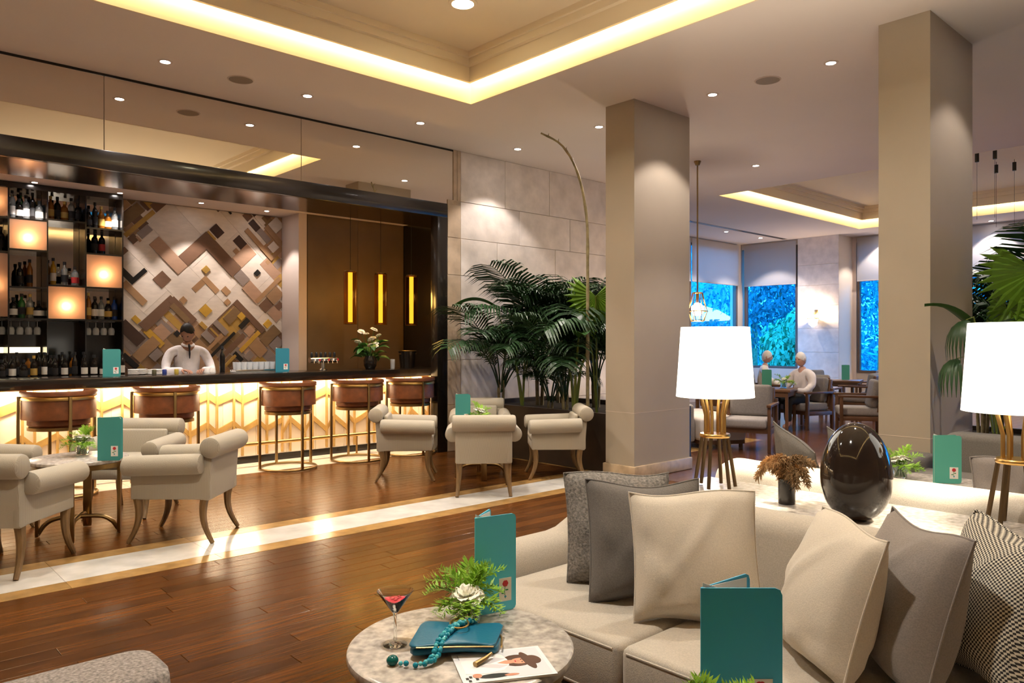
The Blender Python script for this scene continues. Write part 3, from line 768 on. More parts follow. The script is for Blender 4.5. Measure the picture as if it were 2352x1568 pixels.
for i, (x, lab) in enumerate(((1.68, 'leather bar stool furthest left, behind the left armchairs'), (2.66, 'second leather bar stool from the left, in front of the bartender'), (4.0, 'leather bar stool standing clear in the middle, third from the left'),
                              (4.92, 'fourth leather bar stool from the left, half behind a pale armchair'), (5.71, 'leather bar stool at the dark right end of the bar'))):
    if i == 0: o = st; o.location = (x, 8.20, .004); o['label'] = lab; o.rotation_euler = (0, 0, R(6))
    else: dup(st, (x, 8.20, .004), R(random.uniform(-6, 6)), lab)

# menus
def make_menu(w, h, front, ang, label, loc, rz, logo=True, group=None, scale=1.0):
    t = thing('menu_card', label, 'menu', loc, rz, group)
    def cover(M, name, m_):
        g = G(); r = w * .09; pts = [(0, 0), (w - r, 0), (w - r * .3, r * .3), (w, r), (w, h - r), (w - r * .3, h - r * .3), (w - r, h), (0, h)]
        g.prism(pts, 0, .003, M @ Matrix(((1, 0, 0, 0), (0, 0, -1, 0), (0, 1, 0, 0), (0, 0, 0, 1)))); return g.obj(name, m_, t, ang=0)
    cover(Matrix.Identity(4), 'front_cover', front)
    Mb = Matrix.Rotation(R(ang), 4, 'Z')
    cover(Matrix.Translation((0, .001, 0)) @ Mb, 'back_cover', front)
    Mi = Matrix.Translation((.0, -.004, .004)) @ Mb
    g = G(); g.prism([(.006, 0), (w * .93, 0), (w * .93, h - .012), (.006, h - .004)], 0.0, .0012, Mi @ Matrix(((1, 0, 0, 0), (0, 0, -1, 0), (0, 1, 0, 0), (0, 0, 0, 1))))
    g.obj('inner_page', m_paper, t, ang=0)
    M2 = Matrix.Translation((0, .006, .004)) @ Matrix.Rotation(R(ang * .16), 4, 'Z')
    g = G(); g.prism([(.006, 0), (w * .55, 0), (w * .55, h - .03), (.006, h + .006)], 0.0, .0012, M2 @ Matrix(((1, 0, 0, 0), (0, 0, -1, 0), (0, 1, 0, 0), (0, 0, 0, 1))))
    g.obj('inner_page', m_paper, t, ang=0)
    if logo:
        lw, lh = w * .30, h * .24; x0 = w * .58; z0 = h * .10
        l = G().b2((x0, -.0042, z0), (x0 + lw, -.003, z0 + lh)).obj('cover_label', m_paper, t, ang=0)
        g = G()
        for k in range(6):
            q = k * pi / 3; g.ball((x0 + lw * .5 + .10 * lw * cos(q) * 1.2, -.0043, z0 + lh * .76 + .12 * lw * sin(q)), (lw * .13, .0006, lw * .13), 8, 5)
        g.obj('printed_flower', m_red, l, ang=0)
        g = G(); g.tube([(x0 + lw * .5, -.0045, z0 + lh * .68), (x0 + lw * .42, -.0045, z0 + lh * .45), (x0 + lw * .5, -.0045, z0 + lh * .12)], lw * .025, 4)
        for s_ in (-1, 1): g.ball((x0 + lw * (.46 + .16 * s_), -.0045, z0 + lh * (.42 + .06 * s_)), (lw * .14, .0006, lw * .06), 8, 5)
        g.obj('printed_stem', m_pgreen, l, ang=0)
        G().ball((x0 + lw * .5, -.0046, z0 + lh * .2), (lw * .10, .0006, lw * .07), 8, 5).obj('printed_leaf', m_pblue, l, ang=0)
    return t
RTA = atan2(RT.y, RT.x)
make_menu(.17, .29, m_tealg, 35, 'teal menu card on the bar counter in front of the bottles', (2.20, 8.78, 1.093), R(-8), group='menu cards on the bar counter')
make_menu(.17, .29, m_tealb, 30, 'blue-teal menu card on the bar counter right of the bartender', (4.12, 8.78, 1.093), R(-8), group='menu cards on the bar counter')

# things on the counter
def lat(name, prof, m_, loc, label, cat, group=None, n=16):
    o = G().lathe(prof, n).obj(name, m_); o.location = loc; return tag(o, label, cat, group)
TUM = [(.0001, 0), (.026, 0), (.034, .09), (.031, .09), (.024, .006), (.0001, .006)]
m_tum = mat('tumbler', (.85, .87, .88), .06, tr=.6)
tm = G().lathe(TUM, 12).mesh('tumbler', m_tum)
k = 0
for r_, y in ((0, 8.98), (1, 9.07)):
    for i in range(7):
        o = D.objects.new('tumbler', tm); lnk(o); o.location = (3.74 + i * .072, y, 1.125)
        tag(o, 'clear tumbler in the %s row of the glass tray, %s from the left' % (('front', 'back')[r_], ORD[i]), 'glass', 'tumblers on the glass tray')
tr = thing('glass_tray', 'low white rubber tray of tumblers beside the blue-teal menu', 'tray', (3.96, 9.02, 1.093))
G().b2((-.27, -.09, 0), (.27, .09, .012), .004).obj('tray_base', m_paper, tr)
for s_ in (-1, 1): G().b2((-.27, s_ * .09 - .006, .012), (.27, s_ * .09 + .006, .03), .003).obj('tray_rim', m_chrome, tr)
G().b2((-.26, -.084, .012), (.26, .084, .031)).obj('ribbed_mat', m_chrome, tr)
bw_ = thing('fruit_bowl', 'wide glass bowl of limes behind the tumblers', 'bowl', (3.98, 9.14, 1.218))
bw_.location = (4.02, 9.33, 1.05)
G().lathe([(.0001, 0), (.07, 0), (.17, .10), (.175, .125), (.165, .12), (.06, .012), (.0001, .012)], 24).obj('bowl_body', m_tum, bw_)
wk = thing('work_counter', 'low steel work counter behind the bar where the bartender works', 'counter', (3.0, 9.32, 0))
G().b2((-3.4, -.12, .02), (3.4, .16, 1.02)).obj('cabinet_body', m_black, wk); G().b2((-3.4, -.12, 1.02), (3.4, .17, 1.05), .003).obj('steel_top', m_chrome, wk)
for i in range(5):
    o = G().ball((0, 0, .034), (.036, .034, .034), 12, 8).obj('lime', mat('lime skin', (.30, .36, .10), .5) if i == 0 else D.materials['lime skin'])
    o.location = (4.02 + .055 * cos(i * 1.25), 9.33 + .055 * sin(i * 1.25), 1.066 + .03)
    tag(o, 'pale green lime in the glass bowl on the bar', 'lime', 'limes in the bowl')
lat('shaker', [(.0001, 0), (.034, 0), (.042, .12), (.036, .15), (.020, .165), (.02, .185), (.0001, .19)], m_chrome, (4.30, 9.0, 1.093), 'steel cocktail shaker just right of the tumbler tray', 'shaker')
bt = thing('bottle', 'slim black wine bottle standing alone right of the bartender', 'bottle', (3.56, 9.02, 1.093))
b, cp, lb, h = bottle_proto(2, 'dark', 'black')
for m_ in (b, cp): lnk(D.objects.new(m_.name, m_), bt)
JAR = [(.0001, 0), (.022, 0), (.024, .005), (.024, .05), (.02, .058), (.0001, .06)]
for x, c, w_ in ((2.76, (.10, .09, .05), 'olive-brown'), (2.87, (.03, .05, .22), 'dark blue'), (3.0, (.45, .33, .06), 'mustard yellow')):
    lat('jar', JAR, mat(w_ + ' jar', c, .3), (x, 8.93, 1.093), 'small %s jar on the bar in front of the bartender' % w_, 'jar', 'small jars on the bar')
for x, y, w_ in ((2.58, 9.05, 'stack of white saucers left of the bartender'), (2.68, 9.10, 'second stack of white saucers by the mural edge')):
    t = thing('saucer_stack', w_, 'saucers', (x, y, 1.093))
    for q in range(5): G().lathe([(.0001, .012 * q), (.035, .012 * q), (.06, .012 * q + .011), (.058, .012 * q + .014), (.034, .012 * q + .005), (.0001, .012 * q + .005)], 16).obj('saucer', m_paper, t)
t = thing('napkin_pile', 'folded white napkins on the bar at the bartender\'s right hand', 'napkins', (2.82, 9.08, 1.093), .3)
for q in range(4): G().box((.004 * q, 0, .008 + q * .014), (.16, .12, .012), Matrix.Rotation(.1 * q, 4, 'Z'), .004).obj('napkin', m_paper, t)
for x, w_ in ((3.40, 'white cup upside down just right of the bartender'), (3.47, 'second white cup upside down beside the black bottle')):
    lat('cup', [(.034, 0), (.034, .01), (.026, .055), (.018, .065), (.0001, .066)], m_paper, (x, 9.08, 1.093), w_, 'cup', 'cups on the bar')
# beer tap
t = thing('beer_tap', 'chrome beer tap bar with black handles on the counter', 'beer tap', (4.83, 8.90, 1.093), R(4))
G().lathe([(.05, 0), (.05, .01), (.026, .03), (.026, .10)], 20).obj('column', m_chrome, t)
G().tube([(-.2, 0, .135), (.2, 0, .135)], .036, 14).obj('tap_body', m_chrome, t)
for i in range(6):
    x = -.17 + i * .068
    G().lathe([(.012, .17), (.017, .18), (.017, .225), (.010, .235)], 10, (x, 0, 0)).obj('tap_handle', m_blackm, t)
    G().tube([(x, -.03, .13), (x, -.06, .125), (x, -.065, .09)], .007, 8).obj('spout', m_chrome, t)
    G().box((x + .03, -.037, .137), (.022, .004, .03)).obj('tap_badge', m_red if i % 2 else m_paper, t)
# black ice bucket
t = thing('ice_bucket', 'black ice bucket on the shadowy right end of the bar', 'bucket', (6.2, 8.98, 1.093))
G().lathe([(.0001, 0), (.10, 0), (.125, .24), (.13, .25), (.118, .25), (.095, .012), (.0001, .012)], 24).obj('bucket_body', m_black, t)
G().lathe([(.128, .236), (.134, .243), (.128, .25)], 24, cap=False).obj('rim', m_dbrass, t)
for s_ in (-1, 1): G().tube([(s_ * .125, -.03, .2), (s_ * .15, 0, .2), (s_ * .125, .03, .2)], .007, 6).obj('handle', m_dbrass, t)
lat('glass', [(.0001, 0), (.03, 0), (.034, .13), (.031, .13), (.027, .005), (.0001, .005)], m_tum, (5.86, 8.84, 1.093), 'highball glass right of the flower vase on the bar', 'glass')

# (the bouquet on the bar is built with the flowers)
# amber tube pendants in the niche
for i, (x, w_) in enumerate(((5.30, 'amber tube pendant lamp on the left of the three over the bar'), (5.78, 'amber tube pendant lamp in the middle of the three over the bar'), (6.30, 'amber tube pendant lamp in the dark corner of the bar niche'))):
    t = thing('pendant_lamp', w_, 'pendant lamp', (x, 9.02, 3.2), 0, 'amber pendant lamps')
    G().tube([(0, 0, 0), (0, 0, -.78)], .004, 6).obj('cord', m_dark, t)
    G().lathe([(.03, -.80), (.075, -.80), (.075, -.775), (.012, -.77), (.0001, -.76)], 20).obj('cap', m_dbrass, t)
    G().lathe([(.0001, -1.47), (.030, -1.47), (.030, -.80), (.0001, -.80)], 16).obj('glowing_tube', m_tubeY, t)
    G().lathe([(.088, -1.50), (.088, -.79), (.085, -.79), (.085, -1.50), (.088, -1.50)], 28, cap=False).obj('glass_sleeve', mat('amber glass', (.9, .62, .32), .03, tr=1, ior=1.1) if i == 0 else D.materials['amber glass'], t)
    G().lathe([(.0001, -1.50), (.075, -1.50), (.075, -1.49), (.0001, -1.485)], 20).obj('bottom_cap', m_dbrass, t)
    l = D.lights.new('tube light', 'POINT'); l.energy = 5; l.color = (1, .55, .12); l.shadow_soft_size = .12
    lo = D.objects.new('tube light', l); lnk(lo, t); lo.location = (0, -.12, -1.1)

# ================================================================== PEOPLE
def skin(pts, edges, rad, name, m_, parent=None, sub=2):
    """one continuous surface grown around a skeleton"""
    me = D.meshes.new('sk'); me.from_pydata(pts, edges, []); o = D.objects.new('sk', me); COL.objects.link(o)
    o.modifiers.new('s', 'SKIN'); s = o.modifiers.new('d', 'SUBSURF'); s.levels = sub; s.render_levels = sub
    for i, v in enumerate(me.skin_vertices[0].data):
        r = rad[i]; v.radius = r if isinstance(r, tuple) else (r, r); v.use_root = (i == 0)
    bpy.context.view_layer.update()
    dg = bpy.context.evaluated_depsgraph_get(); nm = D.meshes.new_from_object(o.evaluated_get(dg)); nm.name = name
    D.objects.remove(o); D.meshes.remove(me)
    nm.materials.clear(); nm.materials.append(m_)
    nm.polygons.foreach_set('use_smooth', [True] * len(nm.polygons))
    return lnk(D.objects.new(name, nm), parent)

def head_bm(g, M, s=1.0):
    """head with brow, nose, mouth, chin and ears; faces -y, chin at z=-.12, crown at z=.12"""
    n, m = 24, 18
    def f(u, v):
        th = 2 * pi * u; ph = pi * (.02 + .96 * v)
        x, y, z = sin(ph) * sin(th), -sin(ph) * cos(th), cos(ph)
        w = .078 - .018 * max(0, -z) ** 1.5; dp = .098
        X, Y, Z = x * w, y * dp, z * .122
        fr = max(0, -y)
        if fr > .5:
            k = (fr - .5) * 2
            nose = math_exp(-(X / .013) ** 2) * math_exp(-((Z + .018) / .026) ** 2); Y -= .024 * nose * k
            eye = math_exp(-((abs(X) - .031) / .015) ** 2) * math_exp(-((Z - .008) / .012) ** 2); Y += .010 * eye * k
            brow = math_exp(-((Z - .032) / .012) ** 2) * math_exp(-(X / .05) ** 2); Y -= .006 * brow * k
            lip = math_exp(-(X / .022) ** 2) * math_exp(-((Z + .062) / .010) ** 2); Y -= .007 * lip * k
            chin = math_exp(-(X / .022) ** 2) * math_exp(-((Z + .105) / .018) ** 2); Y -= .012 * chin
        return M @ Vector((X * s, Y * s, Z * s))
    g.grid(f, n, m, cu=True)
    for sx in (-1, 1): 
        V = G().ball((0, 0, 0), 1, 8, 6)
        for v in V.bm.verts: v.co = M @ (Vector((sx * (.076 + .010 * v.co.x * sx), .008 + v.co.y * .017, -.008 + v.co.z * .030)) * s)
        vs = list(V.bm.verts); idx = {v: i for i, v in enumerate(vs)}
        g.add([v.co.copy() for v in vs], [[idx[v] for v in fc.verts] for fc in V.bm.faces]); V.bm.free()
from math import exp as math_exp
def hair_bm(g, M, s=1.0, low=-.02, recede=.05):
    n, m = 24, 10
    def f(u, v):
        th = 2 * pi * u; back = .5 - .5 * cos(th)    # 0 at the face
        zmin = (recede - .010 * abs(sin(1.5 * th)) * (1 - back) + .004 * sin(11 * th) + (low - .05 - recede) * back ** .8) / .128
        ph0 = .03; ph = ph0 + (pi / 2 - math_asin(max(-1, min(1, zmin))) - ph0) * v
        x, y, z = sin(ph) * sin(th), -sin(ph) * cos(th), cos(ph)
        w = .078 - .018 * max(0, -z) ** 1.5
        k = 1.065 + .012 * sin(th * 9) * sin(v * 14) - .02 * v
        return M @ Vector((x * w * k * s, y * .098 * k * s, z * .122 * k * s))
    g.grid(f, n, m, cu=True)
from math import asin as math_asin
def eyes(t, M, s, parent):
    g = G()
    for sx in (-1, 1): g.ball(M @ Vector((sx * .031 * s, -.080 * s, .008 * s)), .010 * s, 8, 6)
    return g.obj('eye', m_dark, parent)

def hand(parent, wrist, dirn, side, m_):
    """palm and five fingers, curled around what they hold"""
    wrist = Vector(wrist); d = Vector(dirn).normalized(); dn = Vector((0, 0, -1)); lat_ = d.cross(dn).normalized() * side
    dn = lat_.cross(d).normalized() * side
    if dn.z > 0: dn = -dn
    P = [wrist, wrist + d * .045, wrist + d * .085]; E = [(0, 1), (1, 2)]; Rr = [(.024, .018), (.036, .014), (.034, .013)]
    for k, (o_, L) in enumerate(((-.030, .068), (-.010, .078), (.010, .074), (.028, .060))):
        b = wrist + d * .088 + lat_ * o_
        i = len(P); P += [b, b + d * L * .45 + dn * .006, b + d * L * .75 + dn * .025, b + d * L * .85 + dn * .045]; E += [(2, i), (i, i + 1), (i + 1, i + 2), (i + 2, i + 3)]; Rr += [.0095, .009, .0085, .007]
    b = wrist + d * .03 - lat_ * .038; i = len(P)
    P += [b, b + d * .035 - lat_ * .018 + dn * .012, b + d * .06 - lat_ * .012 + dn * .03]; E += [(1, i), (i, i + 1), (i + 1, i + 2)]; Rr += [.013, .011, .009]
    return skin(P, E, Rr, 'hand', m_, parent, 1)

# bartender: stands behind the bar, bent over his work, looking down
bt_ = thing('person', 'bartender in white shirt and dark tie, head bowed over his work behind the bar', 'person', (3.37, 9.66, .002), R(-8))
sh = .205
body = skin([(0, .04, .96), (0, .02, 1.12), (0, -.02, 1.28), (0, -.035, 1.375), (0, -.055, 1.43), (0, -.08, 1.49),
             (-.09, .03, .90), (-.10, .02, .50), (-.10, .05, .09), (-.10, -.10, .04), (.09, .03, .90), (.10, .02, .50), (.10, .05, .09), (.10, -.10, .04)],
            [(0, 1), (1, 2), (2, 3), (3, 4), (4, 5), (0, 6), (6, 7), (7, 8), (8, 9), (0, 10), (10, 11), (11, 12), (12, 13)],
            [(.15, .11), (.145, .10), (.16, .11), (.13, .09), (.062, .062), (.055, .055), (.09, .09), (.062, .062), (.042, .042), (.035, .03), (.09, .09), (.062, .062), (.042, .042), (.035, .03)], 'body', m_skin, bt_)
skin([(0, .04, .95), (0, .02, 1.12), (0, -.02, 1.27), (0, -.035, 1.36), (-.10, -.03, 1.355), (-.195, -.02, 1.335), (-.255, -.08, 1.20), (-.27, -.17, 1.10), (-.20, -.32, 1.115), (-.13, -.42, 1.125),
      (.10, -.03, 1.355), (.195, -.02, 1.335), (.25, -.08, 1.20), (.26, -.17, 1.10), (.18, -.32, 1.115), (.10, -.41, 1.125)],
     [(0, 1), (1, 2), (2, 3), (3, 4), (4, 5), (5, 6), (6, 7), (7, 8), (8, 9), (3, 10), (10, 11), (11, 12), (12, 13), (13, 14), (14, 15)],
     [(.165, .125), (.155, .115), (.175, .12), (.11, .085), (.080, .070), (.068, .066), (.060, .058), (.054, .050), (.046, .044), (.036, .036), (.080, .070), (.068, .066), (.060, .058), (.054, .050), (.046, .044), (.036, .036)], 'shirt', m_shirt, bt_)
skin([(0, .04, 1.0), (-.09, .03, .86), (-.10, .02, .50), (-.10, .05, .10), (.09, .03, .86), (.10, .02, .50), (.10, .05, .10)], [(0, 1), (1, 2), (2, 3), (0, 4), (4, 5), (5, 6)],
     [(.18, .14), (.105, .105), (.08, .08), (.07, .07), (.105, .105), (.08, .08), (.07, .07)], 'trousers', m_dark, bt_)
g = G(); g.tube([(0, -.125, 1.43), (.0, -.150, 1.38), (0, -.162, 1.31), (0, -.164, 1.255)], [.016, .022, .026, .012], 8, flat=.4); g.obj('tie', m_dark, bt_)
g = G(); g.tube([(.055 * cos(a), -.068 + .058 * sin(a), 1.425 + .018 * sin(a)) for a in [R(-80 + 20 * k) for k in range(18)]], .016, 8, flat=1.6); g.obj('collar', m_shirt, bt_)
HM = Matrix.Translation((-.015, -.115, 1.575)) @ Matrix.Rotation(R(-36), 4, 'Z') @ Matrix.Rotation(R(42), 4, 'X') @ Matrix.Rotation(R(5), 4, 'Y')
g = G(); head_bm(g, HM); hd = g.obj('head', m_skin, bt_, ang=60)
g = G(); hair_bm(g, HM, 1.0, -.015, .088); g.obj('hair', m_hair, hd, ang=60)
eyes(bt_, HM, 1.0, hd)
hand(bt_, (-.13, -.42, 1.125), (.5, -.85, -.1), 1, m_skin); hand(bt_, (.10, -.41, 1.125), (-.5, -.85, -.1), -1, m_skin)

def seated(label, loc, rz, shirt):
    t = thing('person', label, 'person', (loc[0], loc[1], .0), rz)
    skin([(0, .02, .50), (0, .06, .70), (0, .05, .90), (0, .03, .98), (0, .01, 1.06), (-.10, -.20, .50), (-.12, -.46, .48), (-.12, -.44, .10), (-.12, -.56, .05), (.10, -.20, .50), (.12, -.46, .48), (.12, -.44, .10), (.12, -.56, .05)],
         [(0, 1), (1, 2), (2, 3), (3, 4), (0, 5), (5, 6), (6, 7), (7, 8), (0, 9), (9, 10), (10, 11), (11, 12)],
         [(.16, .13), (.15, .11), (.16, .11), (.07, .07), (.055, .055), .085, .065, .045, .035, .085, .065, .045, .035], 'body', m_skin2, t)
    skin([(0, .02, .50), (0, .06, .70), (0, .05, .88), (-.10, .04, .93), (-.19, .03, .90), (-.25, -.02, .74), (-.24, -.18, .64), (-.18, -.34, .66), (.10, .04, .93), (.19, .03, .90), (.25, -.02, .74), (.24, -.18, .64), (.18, -.34, .66)],
         [(0, 1), (1, 2), (2, 3), (3, 4), (4, 5), (5, 6), (6, 7), (2, 8), (8, 9), (9, 10), (10, 11), (11, 12)],
         [(.18, .15), (.17, .13), (.18, .13), .095, .085, .065, .055, .045, .095, .085, .065, .055, .045], 'shirt', shirt, t)
    skin([(0, .02, .48), (-.10, -.20, .50), (-.12, -.46, .48), (-.12, -.44, .12), (.10, -.20, .50), (.12, -.46, .48), (.12, -.44, .12)], [(0, 1), (1, 2), (2, 3), (0, 4), (4, 5), (5, 6)],
         [(.18, .14), .10, .08, .06, .10, .08, .06], 'trousers', m_dark, t)
    hand(t, (-.18, -.34, .66), (.4, -.9, 0), 1, m_skin2); hand(t, (.18, -.34, .66), (-.4, -.9, 0), -1, m_skin2)
    M = Matrix.Translation((0, -.01, 1.17)) @ Matrix.Rotation(R(8), 4, 'X')
    g = G(); head_bm(g, M); h = g.obj('head', m_skin2, t, ang=60)
    g = G(); hair_bm(g, M, 1.0, -.045, .055); g.obj('hair', m_whair, h, ang=60); eyes(t, M, 1, h)
    return t

# ================================================================== LOUNGE ARMCHAIRS
def make_armchair():
    t = thing('armchair', 'x', 'armchair', (0, 0, 0), 0, 'pale rolled-arm armchairs')
    G().b2((-.27, -.265, .315), (.285, .265, .40), .012).obj('seat_frame', m_chair, t)
    G().b2((-.20, -.215, .40), (.295, .215, .485), .035, 3).obj('seat_cushion', m_chair, t)
    # back: upright panel ending in an outward scroll
    g = G(); g.box((-.255, 0, .49), (.075, .535, .36), Matrix.Rotation(R(-4), 4, 'Y'), .012)
    g.lathe([(.0001, -.300), (.060, -.300), (.074, -.290), (.078, -.27), (.078, .27), (.074, .290), (.060, .300), (.0001, .300)], 24)
    vs = list(g.bm.verts)[-0:]
    bk = g
    # lathe was built round z; turn only its vertices
    bm = g.bm
    for v in bm.verts:
        if abs(v.co.x) < .08 and v.co.x * v.co.x + v.co.y * v.co.y <= .0785 ** 2 and abs(v.co.z) <= .3001:
            x, y, z = v.co; v.co = (-.295 + x, z, .692 + y)
    bk.obj('backrest', m_chair, t)
    G().box((-.185, 0, .575), (.05, .42, .22), Matrix.Rotation(R(-9), 4, 'Y'), .022, 3).obj('back_cushion', m_chair, t)
    for s in (-1, 1):
        g = G(); g.b2((-.288, s * .222, .318), (.287, s * .268, .56), .010)
        prof = [(.0001, -.245), (.055, -.245), (.070, -.235), (.074, -.21), (.074, .28), (.070, .31), (.055, .32), (.0001, .32)]
        h = G().lathe(prof, 22); V = [Vector((v.co.z, s * .292 + v.co.x, .572 + v.co.y + .03 * (-v.co.z) * 1.0)) for v in h.bm.verts]
        idx = {v: i for i, v in enumerate(h.bm.verts)}; F = [[idx[v] for v in f.verts] for f in h.bm.faces]; h.bm.free()
        g.add(V, F); g.obj('arm', m_chair, t)
    for sx, x in ((-1, -.235), (1, .25)):
        for sy in (-1, 1):
            y = sy * .232; fx = -.055 if sx < 0 else .05
            pts = []; rr = []
            for k in range(9):
                q = k / 8; pts.append((x + fx * (q ** 2.2) * 1.2 - (.02 * sin(pi * q) * (1 if sx > 0 else -1)), y + sy * .02 * q ** 2, .32 * (1 - q) + .002)); rr.append(.033 - .017 * q)
            G().tube(pts, rr, 8).obj('leg', m_leg, t)
    return t
ac = make_armchair()
TL = Vector((1.446, 6.42, 0)); TC = Vector((5.296, 6.265, 0)); RAD = .81
first = [True]
def chair(c, f, lab, dist=RAD, turn=0):
    p = c - f * dist; rz = atan2(f.y, f.x) + R(turn)
    if first[0]:
        first[0] = False; ac.location = (p.x, p.y, .003); ac.rotation_euler = (0, 0, rz); ac['label'] = lab; return ac
    return dup(ac, (p.x, p.y, .003), rz, lab)
chair(TL, FW, 'pale armchair cut off by the left edge, its back to the viewer')
chair(TL, -RT, 'pale armchair right of the left marble table, on the cream floor band')
chair(TL, -FW, 'pale armchair behind the left marble table, facing the viewer, nearest the stools')
chair(TL, RT, 'pale armchair at the far left side of the left marble table, mostly hidden')
f2 = Vector((.63, .777, 0)); r2 = Vector((.777, -.63, 0))
chair(TC, f2, 'pale armchair seen from behind in the middle of the centre group')
chair(TC, -r2, 'pale armchair at the right of the centre group beside the column and planter')
chair(TC, -f2, 'pale armchair at the back of the centre group, before the palms')
chair(TC, r2, 'pale armchair at the left of the centre group, in front of two stools')

def make_table(r, h, label, loc, rz=0.0):
    t = thing('marble_table', label, 'table', loc, rz, 'round marble lounge tables')
    G().lathe([(.0001, h - .032), (r - .012, h - .032), (r - .002, h - .026), (r, h - .016), (r - .002, h - .006), (r - .010, h), (.0001, h)], 56).obj('table_top', m_tmar, t)
    G().lathe([(r * .80, h - .07), (r * .92, h - .07), (r * .92, h - .032), (r * .80, h - .032), (r * .80, h - .07)], 40, cap=False).obj('apron', m_dbrass, t)
    for k in range(4):
        q = k * pi / 2 + pi / 4; u = Vector((cos(q), sin(q), 0))
        g = G(); pts = [u * (r * .82) + Vector((0, 0, z)) for z in (.003, .16, h - .04)]
        g.box(tuple(u * (r * .82) + Vector((0, 0, (h - .035) / 2 + .001))), (.022, .06, h - .037), Matrix.Rotation(q, 4, 'Z'), .004); g.obj('leg', m_dbrass, t)
        pts = [u * (r * .80 * (1 - s_)) + Vector((0, 0, .135 - .11 * (1 - s_) ** 5)) for s_ in [i / 8 for i in range(9)]]
        G().tube(pts, .016, 8).obj('stretcher', m_dbrass, t)
    return t
make_table(.335, .585, 'round speckled marble table among the left armchairs', (TL.x, TL.y, .003), R(20))
make_table(.335, .585, 'round marble table hidden amid the centre armchairs', (TC.x, TC.y, .003), R(10))
make_table(.33, .57, 'round speckled marble table in the foreground holding the cocktail', (1.385, 1.73, .003), R(30))
make_table(.33, .57, 'round marble table below the lower edge, under the near menu card', (1.50, .80, .003), R(70))

# ================================================================== FLOWERS
def fern_mesh(seed, L):
    rnd = random.Random(seed); g = G(); n = 16
    P = [];
    for i in range(n + 1):
        s = i / n; P.append(Vector((L * s * .80, 0, L * (.72 * s - .62 * s * s))))
    g.tube(P, [.0016 - .0010 * i / n for i in range(n + 1)], 4, caps=False)
    for i in range(2, n + 1):
        for sd in (-1, 1):
            l = L * .30 * (1 - abs(i / n - .45) * 1.25) + .012
            d = Vector((.55, sd * rnd.uniform(.5, .95), rnd.uniform(-.05, .45))).normalized(); b = P[i]
            for q in range(3):
                dd = (d + Vector((rnd.uniform(-.4, .4), rnd.uniform(-.4, .4), rnd.uniform(-.4, .5)))).normalized()
                ll = l * rnd.uniform(.5, 1.0); w = Vector((-dd.y, dd.x, .2)).normalized() * ll * .085
                m = b + dd * ll * .55
                g.add([b, m + w, b + dd * ll, m - w], [[0, 1, 2, 3]])
    return g.mesh('fern_frond', m_fern, ang=0, fix=False)
FERN = [fern_mesh(i, .135 + .012 * i) for i in range(4)]
def bloom_mesh(r, seed):
    rnd = random.Random(seed); g = G()
    for ring_, (n, tilt, rr) in enumerate(((5, 12, .45), (7, 32, .7), (9, 55, .9), (10, 78, 1.0))):
        for k in range(n):
            a = 2 * pi * k / n + ring_ * .5 + rnd.uniform(-.15, .15)
            def f(u, v, a=a, tilt=tilt, rr=rr):
                w = (u - .5) * r * .95 * rr * (.35 + .65 * sin(pi * (.15 + .7 * v)))
                t = R(tilt) * (.35 + .75 * v); h = r * rr * v
                x = h * sin(t) + .004; z = h * cos(t) * .95 + .10 * r * (u - .5) ** 2 * 4 * v; z += .05 * r * sin(9 * u + a * 3) * v
                return (x * cos(a) - w * sin(a), x * sin(a) + w * cos(a), z)
            g.grid(f, 5, 5)
    return g.mesh('bloom', m_petal, ang=60, fix=False)
BLOOM = [bloom_mesh(.038, 1), bloom_mesh(.030, 2)]
m_vglass = mat('vase glass', (.85, .92, .86), .03, tr=.9)
VASE = G().lathe([(.0001, 0), (.036, 0), (.039, .004), (.042, .085), (.039, .085), (.036, .008), (.0001, .008)], 24).mesh('vase', m_vglass)
def posy(loc, label, seed, nf=13, blooms=((0, 0, .105, 0),), bs=1.0, sc=1.0, group='small white posies in glass vases', stems=True):
    rnd = random.Random(seed); t = thing('flower_vase', label, 'flowers', loc, 0, group); t.scale = (sc, sc, sc)
    lnk(D.objects.new('vase', VASE), t)
    for k in range(nf):
        o = D.objects.new('fern_frond', FERN[k % 4]); lnk(o, t); a = 2 * pi * k / nf + rnd.uniform(-.25, .25)
        el = rnd.choice((-.05, -.25, -.55, -.8, -1.1))
        if cos(a - FWA - pi) > .45: el = .12
        o.location = (.012 * cos(a), .012 * sin(a), .072); o.rotation_euler = (0, el + .15, a)
    g = G()
    for k in range(9):
        a = k * .7; g.tube([(.028 * cos(a), .028 * sin(a), .012), (.008 * cos(a + 2), .008 * sin(a + 2), .09)], .0025, 5)
    g.obj('stems', m_leafm, t)
    for x, y, z, kx in blooms:
        o = D.objects.new('bloom', BLOOM[kx]); lnk(o, t); o.location = (x, y, z); o.scale = (bs, bs, bs); o.rotation_euler = (rnd.uniform(-.35, .35), rnd.uniform(-.35, .35), rnd.uniform(0, 6))
    return t
posy((1.495, 1.835, .575), 'fresh white bloom in ferny glass vase on the foreground marble table', 1, 17, ((-.026, -.028, .088, 0),), 1.3)
posy((1.352, .842, .575), 'white posy at the bottom edge in front of the near menu card', 2, 15, ((-.06, .05, .10, 1), (-.02, -.045, .11, 1), (.035, .03, .095, 1)), 1.2)
posy((1.49, 6.50, .590), 'white posy in glass vase on the left armchairs\' table', 3, 11, ((0, 0, .10, 0), (.03, .02, .09, 1)), 1.5, 1.12)
posy((5.20, 6.19, .590), 'white posy on the table of the centre armchair group', 4, 10, ((0, 0, .11, 0),), 1.4, 1.15)

